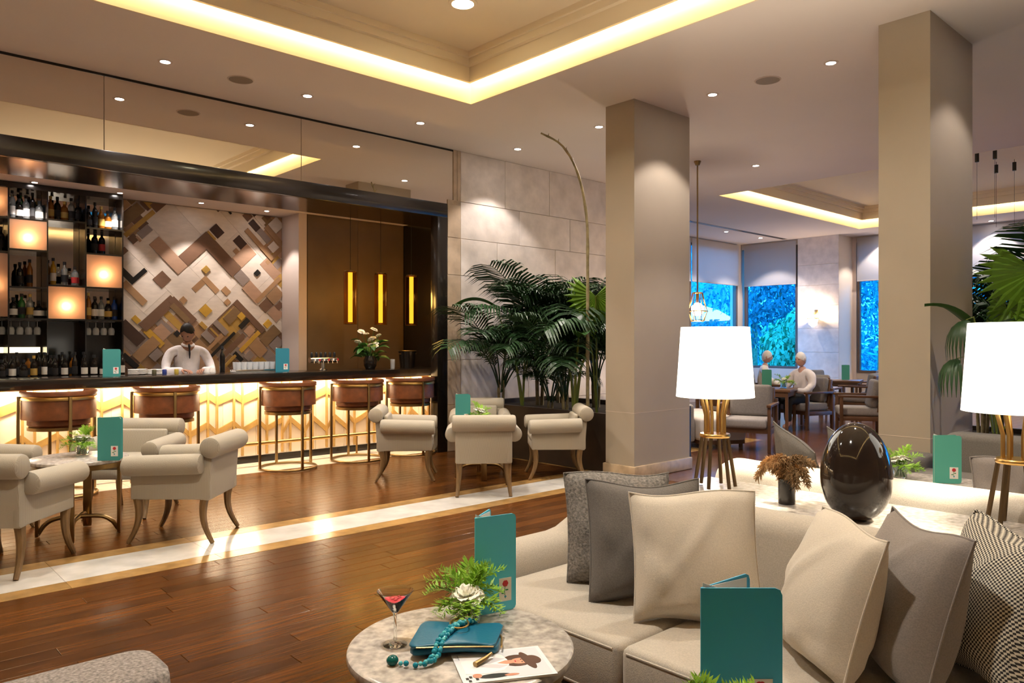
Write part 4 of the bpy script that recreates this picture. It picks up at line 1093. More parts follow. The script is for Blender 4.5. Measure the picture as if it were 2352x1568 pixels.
t = thing('bouquet', 'large bouquet of white roses in a black vase on the bar', 'flowers', (5.50, 8.84, 1.093))
G().lathe([(.0001, 0), (.06, 0), (.085, .05), (.09, .12), (.065, .18), (.058, .18), (.08, .12), (.075, .06), (.0001, .02)], 24).obj('vase', m_black, t)
rb = random.Random(4); LEAFM = G()
def _lf(u, v): return (.16 * v, .07 * (u - .5) * sin(pi * min(1, .08 + .92 * v)) ** .7, .03 * sin(pi * v) + .02 * abs(u - .5))
LEAFM = LEAFM.grid(_lf, 4, 7).mesh('rose_leaf', m_leafm, ang=60, fix=False)
for k in range(34):
    o = D.objects.new('rose_leaf', LEAFM); lnk(o, t); a = rb.uniform(0, 2 * pi); h = rb.uniform(.14, .36); r = .02 + .14 * rb.random()
    o.location = (r * cos(a) * .8, r * sin(a) * .8, h); o.rotation_euler = (rb.uniform(-.5, .5), rb.uniform(-.6, .7), a); o.scale = (1.0, 1.1, 1)
for k, (a, r, h) in enumerate(((2.6, .13, .50), (2.9, .07, .47), (-.3, .06, .53), (-.6, .12, .45), (-2.2, .05, .40), (-2.5, .16, .32), (-1.9, .11, .30), (-1.2, .08, .34), (2.5, .17, .36), (.3, .13, .42))):
    q = V3((r * cos(a + .4), r * sin(a + .4), h))
    o = D.objects.new('bloom', BLOOM[k % 2]); lnk(o, t); o.location = q; o.scale = (1.25,) * 3; o.rotation_euler = (rb.uniform(-.5, .5), rb.uniform(-.4, .4), a)
    G().tube([(0, 0, .12), tuple(q * .6 + V3((0, 0, .06))), tuple(q)], .004, 5).obj('flower_stem', m_leafm, t)

# menus on the tables
make_menu(.152, .315, m_teal, 42, 'turquoise menu card standing behind the posy on the foreground table', (1.548, 1.865, .5735), R(-12))
make_menu(.187, .315, m_teal2, 38, 'large teal menu card in front of the sofa cushions at the bottom edge', (1.490, .985, .5735), RTA, True)
make_menu(.165, .315, m_tealg, 30, 'teal menu card on the table between the left armchairs', (1.50, 6.12, .5885), RTA + R(4))
make_menu(.16, .315, m_tealg, 30, 'green-teal menu card on the table of the centre armchair group', (4.98, 6.32, .5885), RTA)

# ================================================================== FOREGROUND TABLE
# cocktail
t = thing('cocktail_glass', 'martini glass of pink cocktail on the foreground marble table', 'cocktail', (1.232, 1.845, .5735))
g = G().lathe([(.0001, 0), (.034, 0), (.035, .002), (.020, .006), (.006, .012), (.0042, .03), (.0042, .085), (.008, .094), (.053, .158), (.0515, .1585), (.0068, .0975), (.0001, .0955)], 32); g.obj('glass_body', m_glass, t)
G().lathe([(.0001, .0962), (.0062, .098), (.032, .132), (.0001, .132)], 28).obj('cocktail', m_drink, t)
g = G()
for k in range(9): g.ball((.018 * cos(k * 2.4) * (k / 9 + .2), .018 * sin(k * 2.4) * (k / 9 + .2), .135), (.006, .006, .003), 8, 5)
g.obj('berry_garnish', m_red, t)

# magazine with a fashion cover
mgz = Vector((1.365, 1.525, .5735)); 
t = thing('magazine', 'glossy white magazine with a hatted woman on the cover, under the clutch', 'magazine', tuple(mgz), R(-118))
MW, MH = .185, .25
def mg(x0, y0, x1, y1, z0, z1): return G().b2((x0, y0, z0), (x1, y1, z1))
mg(-MW / 2, -MH / 2, MW / 2, MH / 2, .001, .0065).obj('pages', m_paper, t, ang=0)
m_cov = mat('glossy cover', (.80, .80, .84), .18, coat=.4)
cv = mg(-MW / 2 - .001, -MH / 2 - .001, MW / 2 + .001, MH / 2 + .001, .0066, .0074).obj('front_cover', m_cov, t, ang=0)
def flat(name, pts, m_, z=.0078):
    g = G(); g.prism([(x * MW, y * MH) for x, y in pts], .0075, z); return g.obj(name, m_, cv, ang=0)
def ell(cx, cy, rx, ry, n=18, rot=0):
    return [(cx + rx * cos(2 * pi * k / n) * cos(rot) - ry * sin(2 * pi * k / n) * sin(rot), cy + rx * cos(2 * pi * k / n) * sin(rot) + ry * sin(2 * pi * k / n) * cos(rot)) for k in range(n)]
m_pskin = mat('printed skin', (.62, .30, .19), .3); m_phair = mat('printed hair', (.09, .035, .02), .3); m_pwht = mat('printed white', (.86, .84, .84), .3); m_pblk = mat('printed black', (.015, .014, .016), .3); m_porg = mat('printed orange', (.55, .24, .15), .3)
flat('printed_shade', [(-.46, -.44), (-.46, .46), (.46, .46), (.46, .10), (.10, -.44)], mat('printed pale grey', (.66, .67, .72), .25), .0077)
flat('printed_hair', ell(-.06, .17, .20, .17), m_phair, .0079)
flat('printed_jacket', [(-.44, -.44), (-.46, -.10), (-.30, .04), (-.12, .07), (.06, .06), (.20, -.02), (.27, -.20), (.22, -.44)], m_pwht, .0080)
flat('printed_neck', [(-.10, .04), (-.085, .14), (.015, .14), (.03, .04), (-.035, -.06)], m_pskin, .0081)
flat('printed_lapel', [(-.16, .06), (-.04, -.14), (-.09, -.30), (-.24, -.06)], mat('printed fold', (.60, .58, .62), .3), .0081)
flat('printed_lapel', [(.06, .06), (-.03, -.14), (.02, -.30), (.14, -.06)], D.materials['printed fold'], .0081)
flat('printed_face', ell(-.035, .20, .10, .105), m_pskin, .0082)
flat('printed_hat', ell(-.03, .285, .30, .055, 22, .10), m_phair, .0083)
flat('printed_hat', ell(-.04, .345, .15, .085, 18, .10), m_phair, .0084)
for sx in (-1, 1): flat('printed_eye', ell(-.035 + sx * .042, .215, .018, .009, 8), m_pblk, .0083)
flat('printed_nose', ell(-.035, .178, .012, .016, 8), m_porg, .0083)
flat('printed_mouth', ell(-.035, .145, .030, .009, 8), m_red, .0083)
flat('printed_figure', ell(.36, -.15, .07, .17), m_pblk, .0080)
flat('printed_figure', ell(.31, -.33, .07, .05), m_porg, .0081)
flat('printed_figure', ell(.38, .03, .035, .08), m_porg, .0082)
for k, (x, y) in enumerate(((.30, -.42), (.38, -.36), (.34, -.46), (.42, -.44))): flat('printed_block', [(x, y), (x + .06, y), (x + .06, y + .03), (x, y + .03)], m_pblk, .0083)
for k in range(3): flat('printed_line', [(-.44, -.40 - .025 * k), (-.18 - .05 * k, -.40 - .025 * k), (-.18 - .05 * k, -.39 - .025 * k), (-.44, -.39 - .025 * k)], mat('printed grey', (.35, .35, .38), .4) if k == 0 else D.materials['printed grey'])

# clutch bag: folded soft leather, two flaps
cl = thing('clutch_bag', 'folded petrol blue leather clutch bag lying on the foreground table', 'clutch bag', (1.352, 1.705, .5825), R(-38))
def slab(name, w, d, z0, th, droop, parent, m_, skew=0.0):
    g = G()
    def f(u, v):
        # closed outline profile across thickness, swept along width
        q = 2 * pi * v; x = (u - .5) * w; cy = cos(q); cz = sin(q)
        y = d / 2 * (abs(cy) ** .28) * (1 if cy > 0 else -1); z = th / 2 * (abs(cz) ** .45) * (1 if cz > 0 else -1)
        e = 1 - abs(2 * u - 1) ** 30 * .22
        return (x + skew * (y / d), y * e, z0 + th / 2 + z * e - droop * (u - .2) ** 2 * (1 if u > .2 else 0) + .004 * sin(u * 5 + y * 20))
    g.grid(f, 26, 28, cv=True)
    g.bm.verts.ensure_lookup_table()
    for i in (0, 25): g.bm.faces.new([g.bm.verts[i * 28 + k] for k in range(28)])
    return g.obj(name, m_, parent, ang=60)
slab('bag_body', .245, .150, .003, .022, .006, cl, m_bluel, .02)
fl = slab('bag_flap', .240, .168, .0275, .012, .014, cl, m_bluel, .03)
G().tube([(-.115, -.086, .029), (0, -.087, .029), (.098, -.086, .026)], .0026, 6).obj('edge_piping', m_dbrass, cl)
G().tube([(.122, -.06, .015), (.126, 0, .016), (.122, .06, .015)], .003, 6).obj('zip', m_brass, cl)
# necklace of beads draped over the clutch, with a brass ring and a tassel
nk = thing('bead_necklace', 'turquoise bead necklace with brass ring draped over the blue clutch', 'necklace', (1.352, 1.705, .58), R(-38))
path = []
def bz(p0, p1, p2, p3, n):
    return [p0 * (1 - t) ** 3 + 3 * p1 * t * (1 - t) ** 2 + 3 * p2 * t * t * (1 - t) + p3 * t ** 3 for t in [i / n for i in range(n)]]
V3 = Vector
zt = .052
path = bz(V3((.045, .088, .03)), V3((.03, .05, zt + .004)), V3((.0, .03, zt)), V3((-.02, -.01, zt)), 10) + bz(V3((-.02, -.01, zt)), V3((-.03, -.04, zt)), V3((-.05, -.07, zt - .004)), V3((-.055, -.092, .030)), 10) + bz(V3((-.055, -.092, .030)), V3((-.06, -.11, .008)), V3((-.08, -.14, .003)), V3((-.13, -.125, .002)), 9) + [V3((-.14, -.12, .002)), V3((-.155, -.112, .002))]
bm_ = G().ball((0, 0, 0), .0078, 10, 7).mesh('bead', m_bead)
bm2 = G().ball((0, 0, 0), .0062, 10, 7).mesh('bead', mat('pale turquoise bead', (.10, .50, .55), .12))
for i, p in enumerate(path):
    for s_ in ((-1, 1) if i < 26 else (0,)):
        o = D.objects.new('bead', bm_ if (i + s_) % 3 else bm2); lnk(o, nk); o.location = p + V3((s_ * .0075, s_ * .003, (i % 2) * .003))
o = G().ball((0, 0, 0), (.017, .017, .014), 12, 8).obj('large_bead', mat('dark green bead', (.004, .10, .09), .15), nk); o.location = (-.178, -.102, .007)
G().tube([(.026 * cos(2 * pi * k / 28), .038 * sin(2 * pi * k / 28), .0) for k in range(28)], .0028, 8, closed=True).obj('brass_ring', m_brass, nk).location = (.005, .022, zt + .004)
g = G(); g.tube([(.045, -.150, .008), (.075, -.12, .012), (.092, -.098, .016)], [.008, .006, .004], 8); g.obj('tassel', m_dbrass, nk)

# ================================================================== SOFAS
def make_sofa(L, label, group='curved cream sofas back to back'):
    """faces -x; both ends curl round into low arms"""
    t = thing('sofa', label, 'sofa', (0, 0, 0), 0, group)
    H = L / 2; th = .21; xr = .525 - th / 2; rc = .34
    path = []
    for x in (-.27, -.20, -.12): path.append((x, H - th / 2))
    cx, cy = xr - rc, H - th / 2 - rc
    for k in range(9): q = pi / 2 - k * pi / 16; path.append((cx + rc * cos(q), cy + rc * sin(q)))
    n = 12
    for k in range(1, n): path.append((xr, cy - 2 * cy * k / n))
    for k in range(9): q = -k * pi / 16; path.append((cx + rc * cos(q), -cy + rc * sin(q)))
    for x in (-.12, -.20, -.27): path.append((x, -H + th / 2))
    m = len(path)
    def hgt(p):
        s = max(0, min(1, (p[0] - .10) / .30)); s = s * s * (3 - 2 * s); return .545 + .205 * s
    def prof(h):
        r = th / 2; P = [(-r, .20), (-r - .012, .34)]
        for k in range(9): q = pi - k * pi / 8; P.append((r * cos(q), h - r * .85 + r * .85 * sin(q)))
        return P + [(r + .005, .34), (r, .20)]
    V = []; F = []; k_ = len(prof(.6))
    for i, p in enumerate(path):
        a = Vector(path[max(0, i - 1)]); b = Vector(path[min(m - 1, i + 1)]); d = (b - a).normalized(); nn = Vector((d.y, -d.x))
        for o_, z in prof(hgt(p)): V.append((p[0] - nn.x * o_, p[1] - nn.y * o_, z))
    for i in range(m - 1):
        for k in range(k_ - 1): F.append([i * k_ + k, i * k_ + k + 1, (i + 1) * k_ + k + 1, (i + 1) * k_ + k])
        F.append([i * k_ + k_ - 1, i * k_, (i + 1) * k_, (i + 1) * k_ + k_ - 1])
    F.append(list(range(k_))); F.append([(m - 1) * k_ + k for k in range(k_)])
    G().add(V, F).obj('backrest', m_sofa, t, ang=50)
    G().b2((-.50, -H + .03, .055), (.50, H - .03, .20), .02).obj('base', m_sofa, t)
    G().b2((-.505, -H + .02, .198), (.50, H - .02, .212), .003).obj('shadow_seam', m_dark, t)
    y0 = H - th - .01; ys = [y0, y0 - .80, y0 - 1.72, -y0] if L > 2.6 else [y0, 0, -y0]
    for a, b in zip(ys, ys[1:]):
        c = G().b2((-.525, b + .003, .213), (xr - th / 2 + .01, a - .003, .425), .028, 3).obj('seat_cushion', m_sofa, t)
        for z in (.405, .235): 
            g = G(); g.tube([(-.523, b + .03, z), (-.523, a - .03, z)], .0045, 6); g.obj('piping', m_sofa, c)
    for x in (-.42, .42):
        for y in (-H + .15, H - .15): G().b2((x - .03, y - .03, .003), (x + .03, y + .03, .056)).obj('leg', m_leg, t)
    return t
s1 = make_sofa(3.3, 'long cream sofa in the right foreground with scatter cushions'); s1.location = (2.52, 1.01, 0)
s2 = dup(s1, (4.53, 1.10, 0), pi, 'long cream sofa behind the lamps, seen from its back')

# scatter cushions
def pillow(w, h, th, m_, label, pos, rz, lean, seed=0, roll=0.0, flop=.0, group='scatter cushions on the sofas'):
    """w along local x, h along z, faces -y; pos = middle of its lower edge"""
    rnd = random.Random(seed); n = 22; ph = [rnd.uniform(0, 6) for _ in range(6)]
    t = thing('cushion', label, 'cushion', pos, rz, group)
    t.rotation_mode = 'XYZ'; t.rotation_euler = (lean, roll, rz)
    def surf(sd):
        def f(u, v):
            a, b = 2 * u - 1, 2 * v - 1
            x = a * w / 2 * (1 - .06 * (1 - b * b)); z = h / 2 + b * h / 2 * (1 - .06 * (1 - a * a)) + .012 * sin(3 * a + ph[5]) * b
            k = max(0, (1 - a * a)) ** .42 * max(0, (1 - b * b)) ** .42 * (1.06 - .10 * a * b)
            bias = 1.0 - .25 * b
            y = sd * th / 2 * k * bias
            wr = .0035 * sin(5 * a + 3 * b + ph[0]) + .0025 * sin(11 * a - 6 * b + ph[2]) * max(0, abs(a) - .3)
            wr += .014 * math_exp(-((a + .75 + .25 * b) / .12) ** 2) * sin(7 * b + ph[3]) + .012 * math_exp(-((b + .72 - .2 * a) / .10) ** 2) * sin(6 * a + ph[4])
            wr += .010 * math_exp(-((a - b * .8 + .25) / .09) ** 2) * (1 - a * a) - .008 * math_exp(-((a + .5 + b * .4) / .07) ** 2) * max(0, -b + .2)
            y += sd * wr * k
            z -= flop * max(0, b) ** 2 * (a ** 2) * h
            return (x, y, z)
        return f
    G().grid(surf(-1), n, n).grid(surf(1), n, n).obj('cover', m_, t, ang=80)
    pts = []
    f = surf(1)
    for i in range(n): pts.append(f(i / n, 0))
    for i in range(n): pts.append(f(1, i / n))
    for i in range(n): pts.append(f(1 - i / n, 1))
    for i in range(n): pts.append(f(0, 1 - i / n))
    G().tube(pts, .0042, 6, closed=True).obj('piping', m_, t, ang=60)
    return t
ZS = .427
def at(d, lat_, z=0): p = FW * d + RT * lat_; return (p.x, p.y, z)
A1 = RTA
pillow(.47, .465, .20, m_pweave, 'charcoal woven cushion at the back of the left stack on the sofa', at(3.24, .47, ZS), A1 + R(4), R(-14), 1)
pillow(.47, .465, .20, m_pdark, 'dark grey cushion in the middle of the left stack on the sofa', at(3.00, .54, ZS), A1 + R(2), R(-14), 2)
pillow(.48, .475, .20, m_pbeige, 'large beige cushion standing in front of the left stack', at(2.76, .685, ZS), A1, R(-15), 3)
AF = FWA
pillow(.46, .475, .225, m_pbeige, 'beige cushion leaning right, just right of the near menu card', at(2.42, .955, ZS), AF + pi, R(-17), 4)
pillow(.46, .475, .225, m_ptaupe, 'taupe grey cushion leaning between the beige and houndstooth cushions', at(2.36, 1.165, ZS), AF + pi, R(-17), 5)
pillow(.46, .475, .225, m_phound, 'black and cream houndstooth cushion at the right edge', at(2.30, 1.41, ZS), AF + pi, R(-17), 6)
# cushions on the second sofa, only their tops show
pillow(.48, .48, .15, m_gsofa, 'pale grey-green cushion top poking up behind the dried flowers', (4.83, 2.40, ZS), R(60), R(-20), 7, R(-18))
pillow(.48, .48, .15, m_gsofa, 'second pale cushion top between dried flowers and dark sculpture', (4.80, 2.02, ZS), R(62), R(-20), 8, R(-18))
pillow(.42, .42, .15, m_ptaupe, 'taupe cushion on the far cream sofa left of the right lamp', (4.62, 1.14, ZS), R(-40), R(-6), 9)

# console between the sofas
cs = thing('console_table', 'narrow cream marble console between the two sofas under the lamps', 'console table', (3.52, 1.05, 0))
G().b2((-.42, -1.5, .605), (.42, 1.5, .648), .006).obj('table_top', m_tmar, cs)
for y in (-1.35, 0, 1.35): G().b2((-.36, y - .06, .003), (.36, y + .06, .606), .004).obj('pedestal', m_tmar, cs)

def make_lamp(label, loc):
    t = thing('table_lamp', label, 'table lamp', loc, R(15), 'brass rod table lamps with white shades')
    for k in range(6):
        q = k * pi / 3; u = Vector((cos(q), sin(q), 0))
        G().tube([u * .112 + V3((0, 0, .004)), u * .070 + V3((0, 0, .28))], .0105, 8).obj('lower_rod', m_rod, t)
        G().tube([u * .052 + V3((0, 0, .295)), u * .052 + V3((0, 0, .40)), u * .085 + V3((0, 0, .54))], .0095, 8).obj('upper_rod', m_brass, t)
    G().lathe([(.0001, .278), (.080, .278), (.084, .284), (.084, .292), (.080, .298), (.0001, .298)], 28).obj('disc', m_brass, t)
    G().lathe([(.0001, .53), (.09, .53), (.09, .54), (.0001, .54)], 20).obj('top_plate', m_brass, t)
    G().lathe([(.212, .502), (.186, .888), (.183, .888), (.209, .502), (.212, .502)], 48, cap=False).obj('lamp_shade', m_shade, t)
    G().ball((0, 0, .64), .03, 12, 8).obj('bulb', m_bulb, t)
    G().lathe([(.012, .54), (.012, .61)], 10).obj('socket', m_dbrass, t)
    l = D.lights.new('bulb light', 'POINT'); l.energy = LAMP_W; l.color = (1, .88, .68); l.shadow_soft_size = .045
    lo = D.objects.new('bulb light', l); lnk(lo, t); lo.location = (0, 0, .71)
    return t
l1 = make_lamp('lit white-shaded lamp on the console, in front of the far windows', (3.672, 2.334, .649))
l2 = dup(l1, (3.833, .935, .649), R(40), 'lit white-shaded lamp at the right edge before the palms')
# egg-shaped sculpture
t = thing('egg_sculpture', 'large glossy dark brown egg-shaped sculpture on the console', 'sculpture', (3.475, 1.475, .649), R(30))
g = G()
def egg(u, v):
    q = 2 * pi * u; p = pi * (.0 + v * .93); r = .163 * sin(p) ** .92 * (1 + .10 * cos(pi - p) * 1.0); z = .222 + .222 * cos(p)
    return (r * cos(q) * 1.0, r * sin(q) * .93, max(0, z - .006) + .0)
g.grid(egg, 44, 30, cu=True); bmesh.ops.remove_doubles(g.bm, verts=g.bm.verts, dist=1e-5); g.obj('egg_body', m_sculp, t, ang=80)
G().lathe([(.0001, 0), (.065, 0), (.065, .006), (.0001, .006)], 24, sx=1, sy=.75).obj('foot', m_sculp, t)
# dried plumes in a black vase
t = thing('dried_flower_vase', 'small black vase of brown dried plumes on the console', 'vase', (3.555, 1.85, .649))
G().lathe([(.0001, 0), (.040, 0), (.041, .004), (.041, .125), (.036, .125), (.034, .01), (.0001, .01)], 24).obj('vase', m_black, t)
rnd = random.Random(5)
def plume(seed):
    rr = random.Random(seed); g = G(); L = .17
    for i in range(420):
        s = rr.random() ** .7; c = V3((L * s * .85, 0, .10 * sin(s * 2.3) - .07 * s * s))
        d = V3((rr.uniform(-.3, .9), rr.uniform(-1, 1), rr.uniform(-.9, .8))).normalized(); l = rr.uniform(.018, .042) * (1.15 - .5 * s); w = d.orthogonal().normalized() * .0022
        b = c + d * .008
        g.add([b - w, b + w, b + d * l * .6 + w * 1.2, b + d * l + V3((0, 0, -.008)), b + d * l * .6 - w * 1.2], [[0, 1, 2, 3, 4]])
    g.tube([(0, 0, -.06), (L * .3, 0, .06), (L * .8, 0, .03)], .002, 4)
    return g.mesh('plume', m_dried, ang=0, fix=False)
PL = [plume(i) for i in range(3)]
for k in range(10):
    o = D.objects.new('plume', PL[k % 3]); lnk(o, t); o.location = (0, 0, .115); o.rotation_euler = (rnd.uniform(-.3, .3), rnd.uniform(-.7, .15), k * 2 * pi / 10 + rnd.uniform(-.2, .2)); o.scale = (1.02, 1.02, .95)

# table and grey sofa beyond the console
tb = thing('coffee_table', 'narrow marble-topped table behind the console with menu and posy', 'table', (5.29, 1.62, 0), R(0))
G().b2((-.22, -.60, .535), (.22, .60, .565), .006).obj('table_top', m_tmar, tb)
G().b2((-.20, -.57, .45), (.20, .57, .535), .004).obj('apron', m_wood, tb)
for x in (-.17, .17):
    for y in (-.53, .53): G().b2((x - .025, y - .025, .003), (x + .025, y + .025, .452), .004).obj('leg', m_wood, tb)
make_menu(.165, .30, m_mint, 18, 'mint green menu card on the narrow table beside the right lamp', (5.17, 1.715, .568), RTA - R(10))
posy((5.22, 1.93, .566), 'white posy on the narrow table right of the dark sculpture', 6, 12, ((-.03, .02, .10, 0), (.02, -.02, .11, 1)), 1.4, 1.05)
gs = thing('grey_sofa', 'dark grey upholstered sofa in front of the near column', 'sofa', (6.0, 1.15, 0))
G().b2((-.44, -1.05, .08), (.20, 1.05, .40), .03).obj('base', m_gsofa, gs)
for y in (-.52, .52): G().b2((-.46, y - .51, .40), (.12, y + .51, .52), .04, 3).obj('seat_cushion', m_gsofa, gs)
G().b2((.10, -1.10, .08), (.33, .80, .79), .05, 3).obj('backrest', m_gsofa, gs)
for y in (-1.0, 1.0): G().b2((-.44, y - .10, .08), (.30, y + .10, .61), .05, 3).obj('arm', m_gsofa, gs)
for x in (-.36, .24):
    for y in (-.95, .95): G().b2((x - .03, y - .03, .003), (x + .03, y + .03, .082)).obj('leg', m_wood, gs)

# tub chair at the lower left corner
tc = thing('tub_chair', 'grey tweed tub chair cut off by the lower left corner', 'armchair', (.23, 1.80, .0))
g = G()
EW = {0: .45, 1: .72, 2: .86, 3: .94, 4: .985}
pth = [(.432, .28), (.424, .28), (.41, .28), (.392, .28), (.37, .28), (.2, .28), (-.05, .28)] + [(-.05 + .28 * cos(q), .28 * sin(q)) for q in [pi / 2 + pi * k / 14 for k in range(1, 14)]] + [(-.05, -.28), (.2, -.28), (.37, -.28), (.392, -.28), (.41, -.28), (.424, -.28), (.432, -.28)]
V = []; F = []; nP = 0; thk = .25
for i, p in enumerate(pth):
    a = Vector(pth[max(0, i - 1)]); b = Vector(pth[min(len(pth) - 1, i + 1)]); d = (b - a).normalized(); nn = Vector((-d.y, d.x)) * -1
    wk_ = EW.get(min(i, len(pth) - 1 - i), 1.0); hh = .628 - .02 * (1 - wk_)
    pr = [(-.125, .10), (-.125, hh - .03), (-.117, hh - .009), (-.10, hh), (.10, hh), (.117, hh - .009), (.125, hh - .03), (.125, .10)]; nP = len(pr)
    for o_, z in pr: V.append((p[0] + nn.x * o_ * wk_, p[1] + nn.y * o_ * wk_, z))
for i in range(len(pth) - 1):
    for k in range(nP): F.append([i * nP + k, i * nP + (k + 1) % nP, (i + 1) * nP + (k + 1) % nP, (i + 1) * nP + k])
F.append(list(range(nP))); F.append([(len(pth) - 1) * nP + k for k in range(nP)])
g.add(V, F)
g.obj('shell', m_tweed, tc, ang=50)
G().b2((-.22, -.145, .12), (.42, .145, .42), .04, 3).obj('seat_cushion', m_tweed, tc)
for x in (-.2, .36):
    for y in (-.28, .28): G().lathe([(.014, .003), (.022, .10)], 10, (x, y, 0)).obj('leg', m_leg, tc)

# ================================================================== PLANTS
def frond_mesh(seed, L, arch, droop, pet=.35, nl=26, wl=.028, ll=.34):
    """palm frond growing up along +x; arching rachis with drooping leaflets"""
    rnd = random.Random(seed); g = G(); n = 22; P = []
    x = z = 0.0; el = R(82)
    for i in range(n + 1):
        P.append(V3((x, 0, z))); s = i / n; e = el - arch * s ** 1.6
        x += cos(e) * L / n; z += sin(e) * L / n
    g.tube(P, [.011 * (1 - .85 * i / n) + .001 for i in range(n + 1)], 5, caps=False)
    def pt(s):
        f = s * n; i = min(n - 1, int(f)); return P[i].lerp(P[i + 1], f - i), (P[i + 1] - P[i]).normalized()
    for k in range(nl):
        s = pet + (1 - pet) * (k + .3) / nl; b, t = pt(s)
        sc = (sin(pi * min(1, (.12 + .80 * (k / nl)))) ** .6)
        for sd in (-1, 1):
            l = L * ll * sc * rnd.uniform(.85, 1.1); out = V3((0, sd, 0)); upn = t.cross(out) * sd; upn = upn if upn.z > 0 else -upn
            d = (t * .62 + out * .85 + upn * rnd.uniform(.0, .22)).normalized()
            w = t.cross(d).cross(d).normalized() * wl * .5
            p1 = b + d * l * .45; p2 = b + d * l * .8 + V3((0, 0, -l * .16 * droop)); p3 = b + d * l + V3((0, 0, -l * .38 * droop))
            g.add([b - w * .4, b + w * .4, p1 + w, p2 + w * .75, p3, p2 - w * .75, p1 - w], [[0, 1, 2, 6], [6, 2, 3, 5], [5, 3, 4]])
    return g.mesh('frond', m_leaf, ang=0, fix=False)
FR = [frond_mesh(1, 1.35, R(95), 1.0), frond_mesh(2, 1.6, R(75), .9), frond_mesh(3, 1.15, R(120), 1.1), frond_mesh(4, 1.5, R(105), 1.2)]
def free(p):
    if p.y > 7.98 or p.z > 4.0: return False
    if 3.0 < p.y < 5.5 and p.x > 6.3: return False
    if p.y >= 5.5 and p.x > 8.05: return False
    if 6.33 < p.x < 7.43 and (4.99 < p.y < 5.46 or 2.09 < p.y < 2.57): return False
    return True
def palm(loc, label, n, seed, sc=1.0, m_=None, lean=0, ztop=.2, span=(0, 2 * pi)):
    rnd = random.Random(seed); t = thing('potted_palm', label, 'palm', loc, 0, 'palms in the planters'); t.scale = (sc, sc, sc)
    g = G()
    for k in range(4):
        a = k * 1.7; g.tube([(.03 * cos(a), .03 * sin(a), -.05), (.045 * cos(a), .045 * sin(a), ztop * .6), (.04 * cos(a), .04 * sin(a), ztop)], [.018, .016, .010], 7)
    g.obj('stem', m_bark, t)
    for k in range(n):
        o = D.objects.new('frond', FR[(k + seed) % 4]); lnk(o, t)
        zt_ = ztop * rnd.uniform(.5, 1); q = rnd.uniform(.8, 1.12); vs = [v.co for v in list(o.data.vertices)[::5]]
        for tr_ in range(40):
            a = span[0] + (span[1] - span[0]) * k / n + rnd.uniform(-.25, .25) * (1 + tr_ * .35); q = q * (.985 if tr_ > 12 else 1)
            e_ = (rnd.uniform(-.12, .12), rnd.uniform(-.12, .32) - (.25 if tr_ > 20 else 0), a)
            M = Matrix.Translation(loc) @ Matrix.Scale(sc, 4) @ Matrix.Translation((.03 * cos(a), .03 * sin(a), zt_)) @ Euler(e_).to_matrix().to_4x4() @ Matrix.Scale(q, 4)
            if all(free(M @ v) for v in vs): break
        o.location = (.03 * cos(a), .03 * sin(a), zt_); o.rotation_euler = e_; o.scale = (q, q, q)
    return t
def leaf_plant(loc, label, leaves, m_, seed=0, stalkw=.016):
    """broad paddle leaves on long stalks: (azimuth, stalk height, lean, leaf length, width)"""
    t = thing('broad_leaf_plant', label, 'plant', loc, 0, 'broad-leaved plants in the planter')
    for a, h, ln, L, w, *rise in leaves:
        rise = rise[0] if rise else 0
        g = G(); top = V3((ln * cos(a), ln * sin(a), h)); mid = V3((ln * .3 * cos(a), ln * .3 * sin(a), h * .55))
        st_ = g.tube([(0, 0, -.05), mid * .5, mid, top], [stalkw, stalkw * .8, stalkw * .6, stalkw * .4], 6).obj('stalk', m_stemm, t)
        g = G(); d = V3((cos(a), sin(a), 0)); s_ = V3((-sin(a), cos(a), 0))
        def f(u, v):
            ww = w * sin(pi * min(1, .06 + .94 * v)) ** .7 * (u - .5); e = 1.15 - 1.5 * v
            x = L * v; zz = rise * v + L * (.55 * v - .55 * v * v) + abs(u - .5) * w * .35
            return top + d * (x * .8) + s_ * ww + V3((0, 0, zz))
        g.grid(f, 7, 12); g.obj('leaf_blade', m_, st_, ang=60, fix=False)
    return t
def fan_plant(loc, label, leaves, m_):
    """pleated fan leaves: (azimuth, stalk height, reach, radius, tilt)"""
    t = thing('fan_palm', label, 'palm', loc, 0)
    for a, h, rch, r, tilt in leaves:
        top = V3((rch * cos(a), rch * sin(a), h))
        st_ = G().tube([(0, 0, -.05), (top.x * .35, top.y * .35, h * .6), tuple(top)], [.014, .011, .007], 6).obj('stalk', m_stemm, t)
        M = Matrix.Translation(top) @ Matrix.Rotation(a, 4, 'Z') @ Matrix.Rotation(tilt, 4, 'Y')
        g = G(); n = 22
        for k in range(n):
            q0 = R(-135) + R(270) * k / n; q1 = R(-135) + R(270) * (k + 1) / n; qm = (q0 + q1) / 2
            def P(q, rr, z): return M @ V3((rr * cos(q), rr * sin(q), z))
            a_ = M @ V3((0, 0, 0))
            g.add([a_, P(q0, r * .68, -.012), P(qm, r * .68, .016), P(qm, r * (1.0 if k % 2 else .94), -.05), P(q1, r * .68, -.012)], [[0, 1, 2], [0, 2, 4], [1, 3, 2], [2, 3, 4]])
        g.obj('leaf_fan', m_, st_, ang=0, fix=False)
    return t
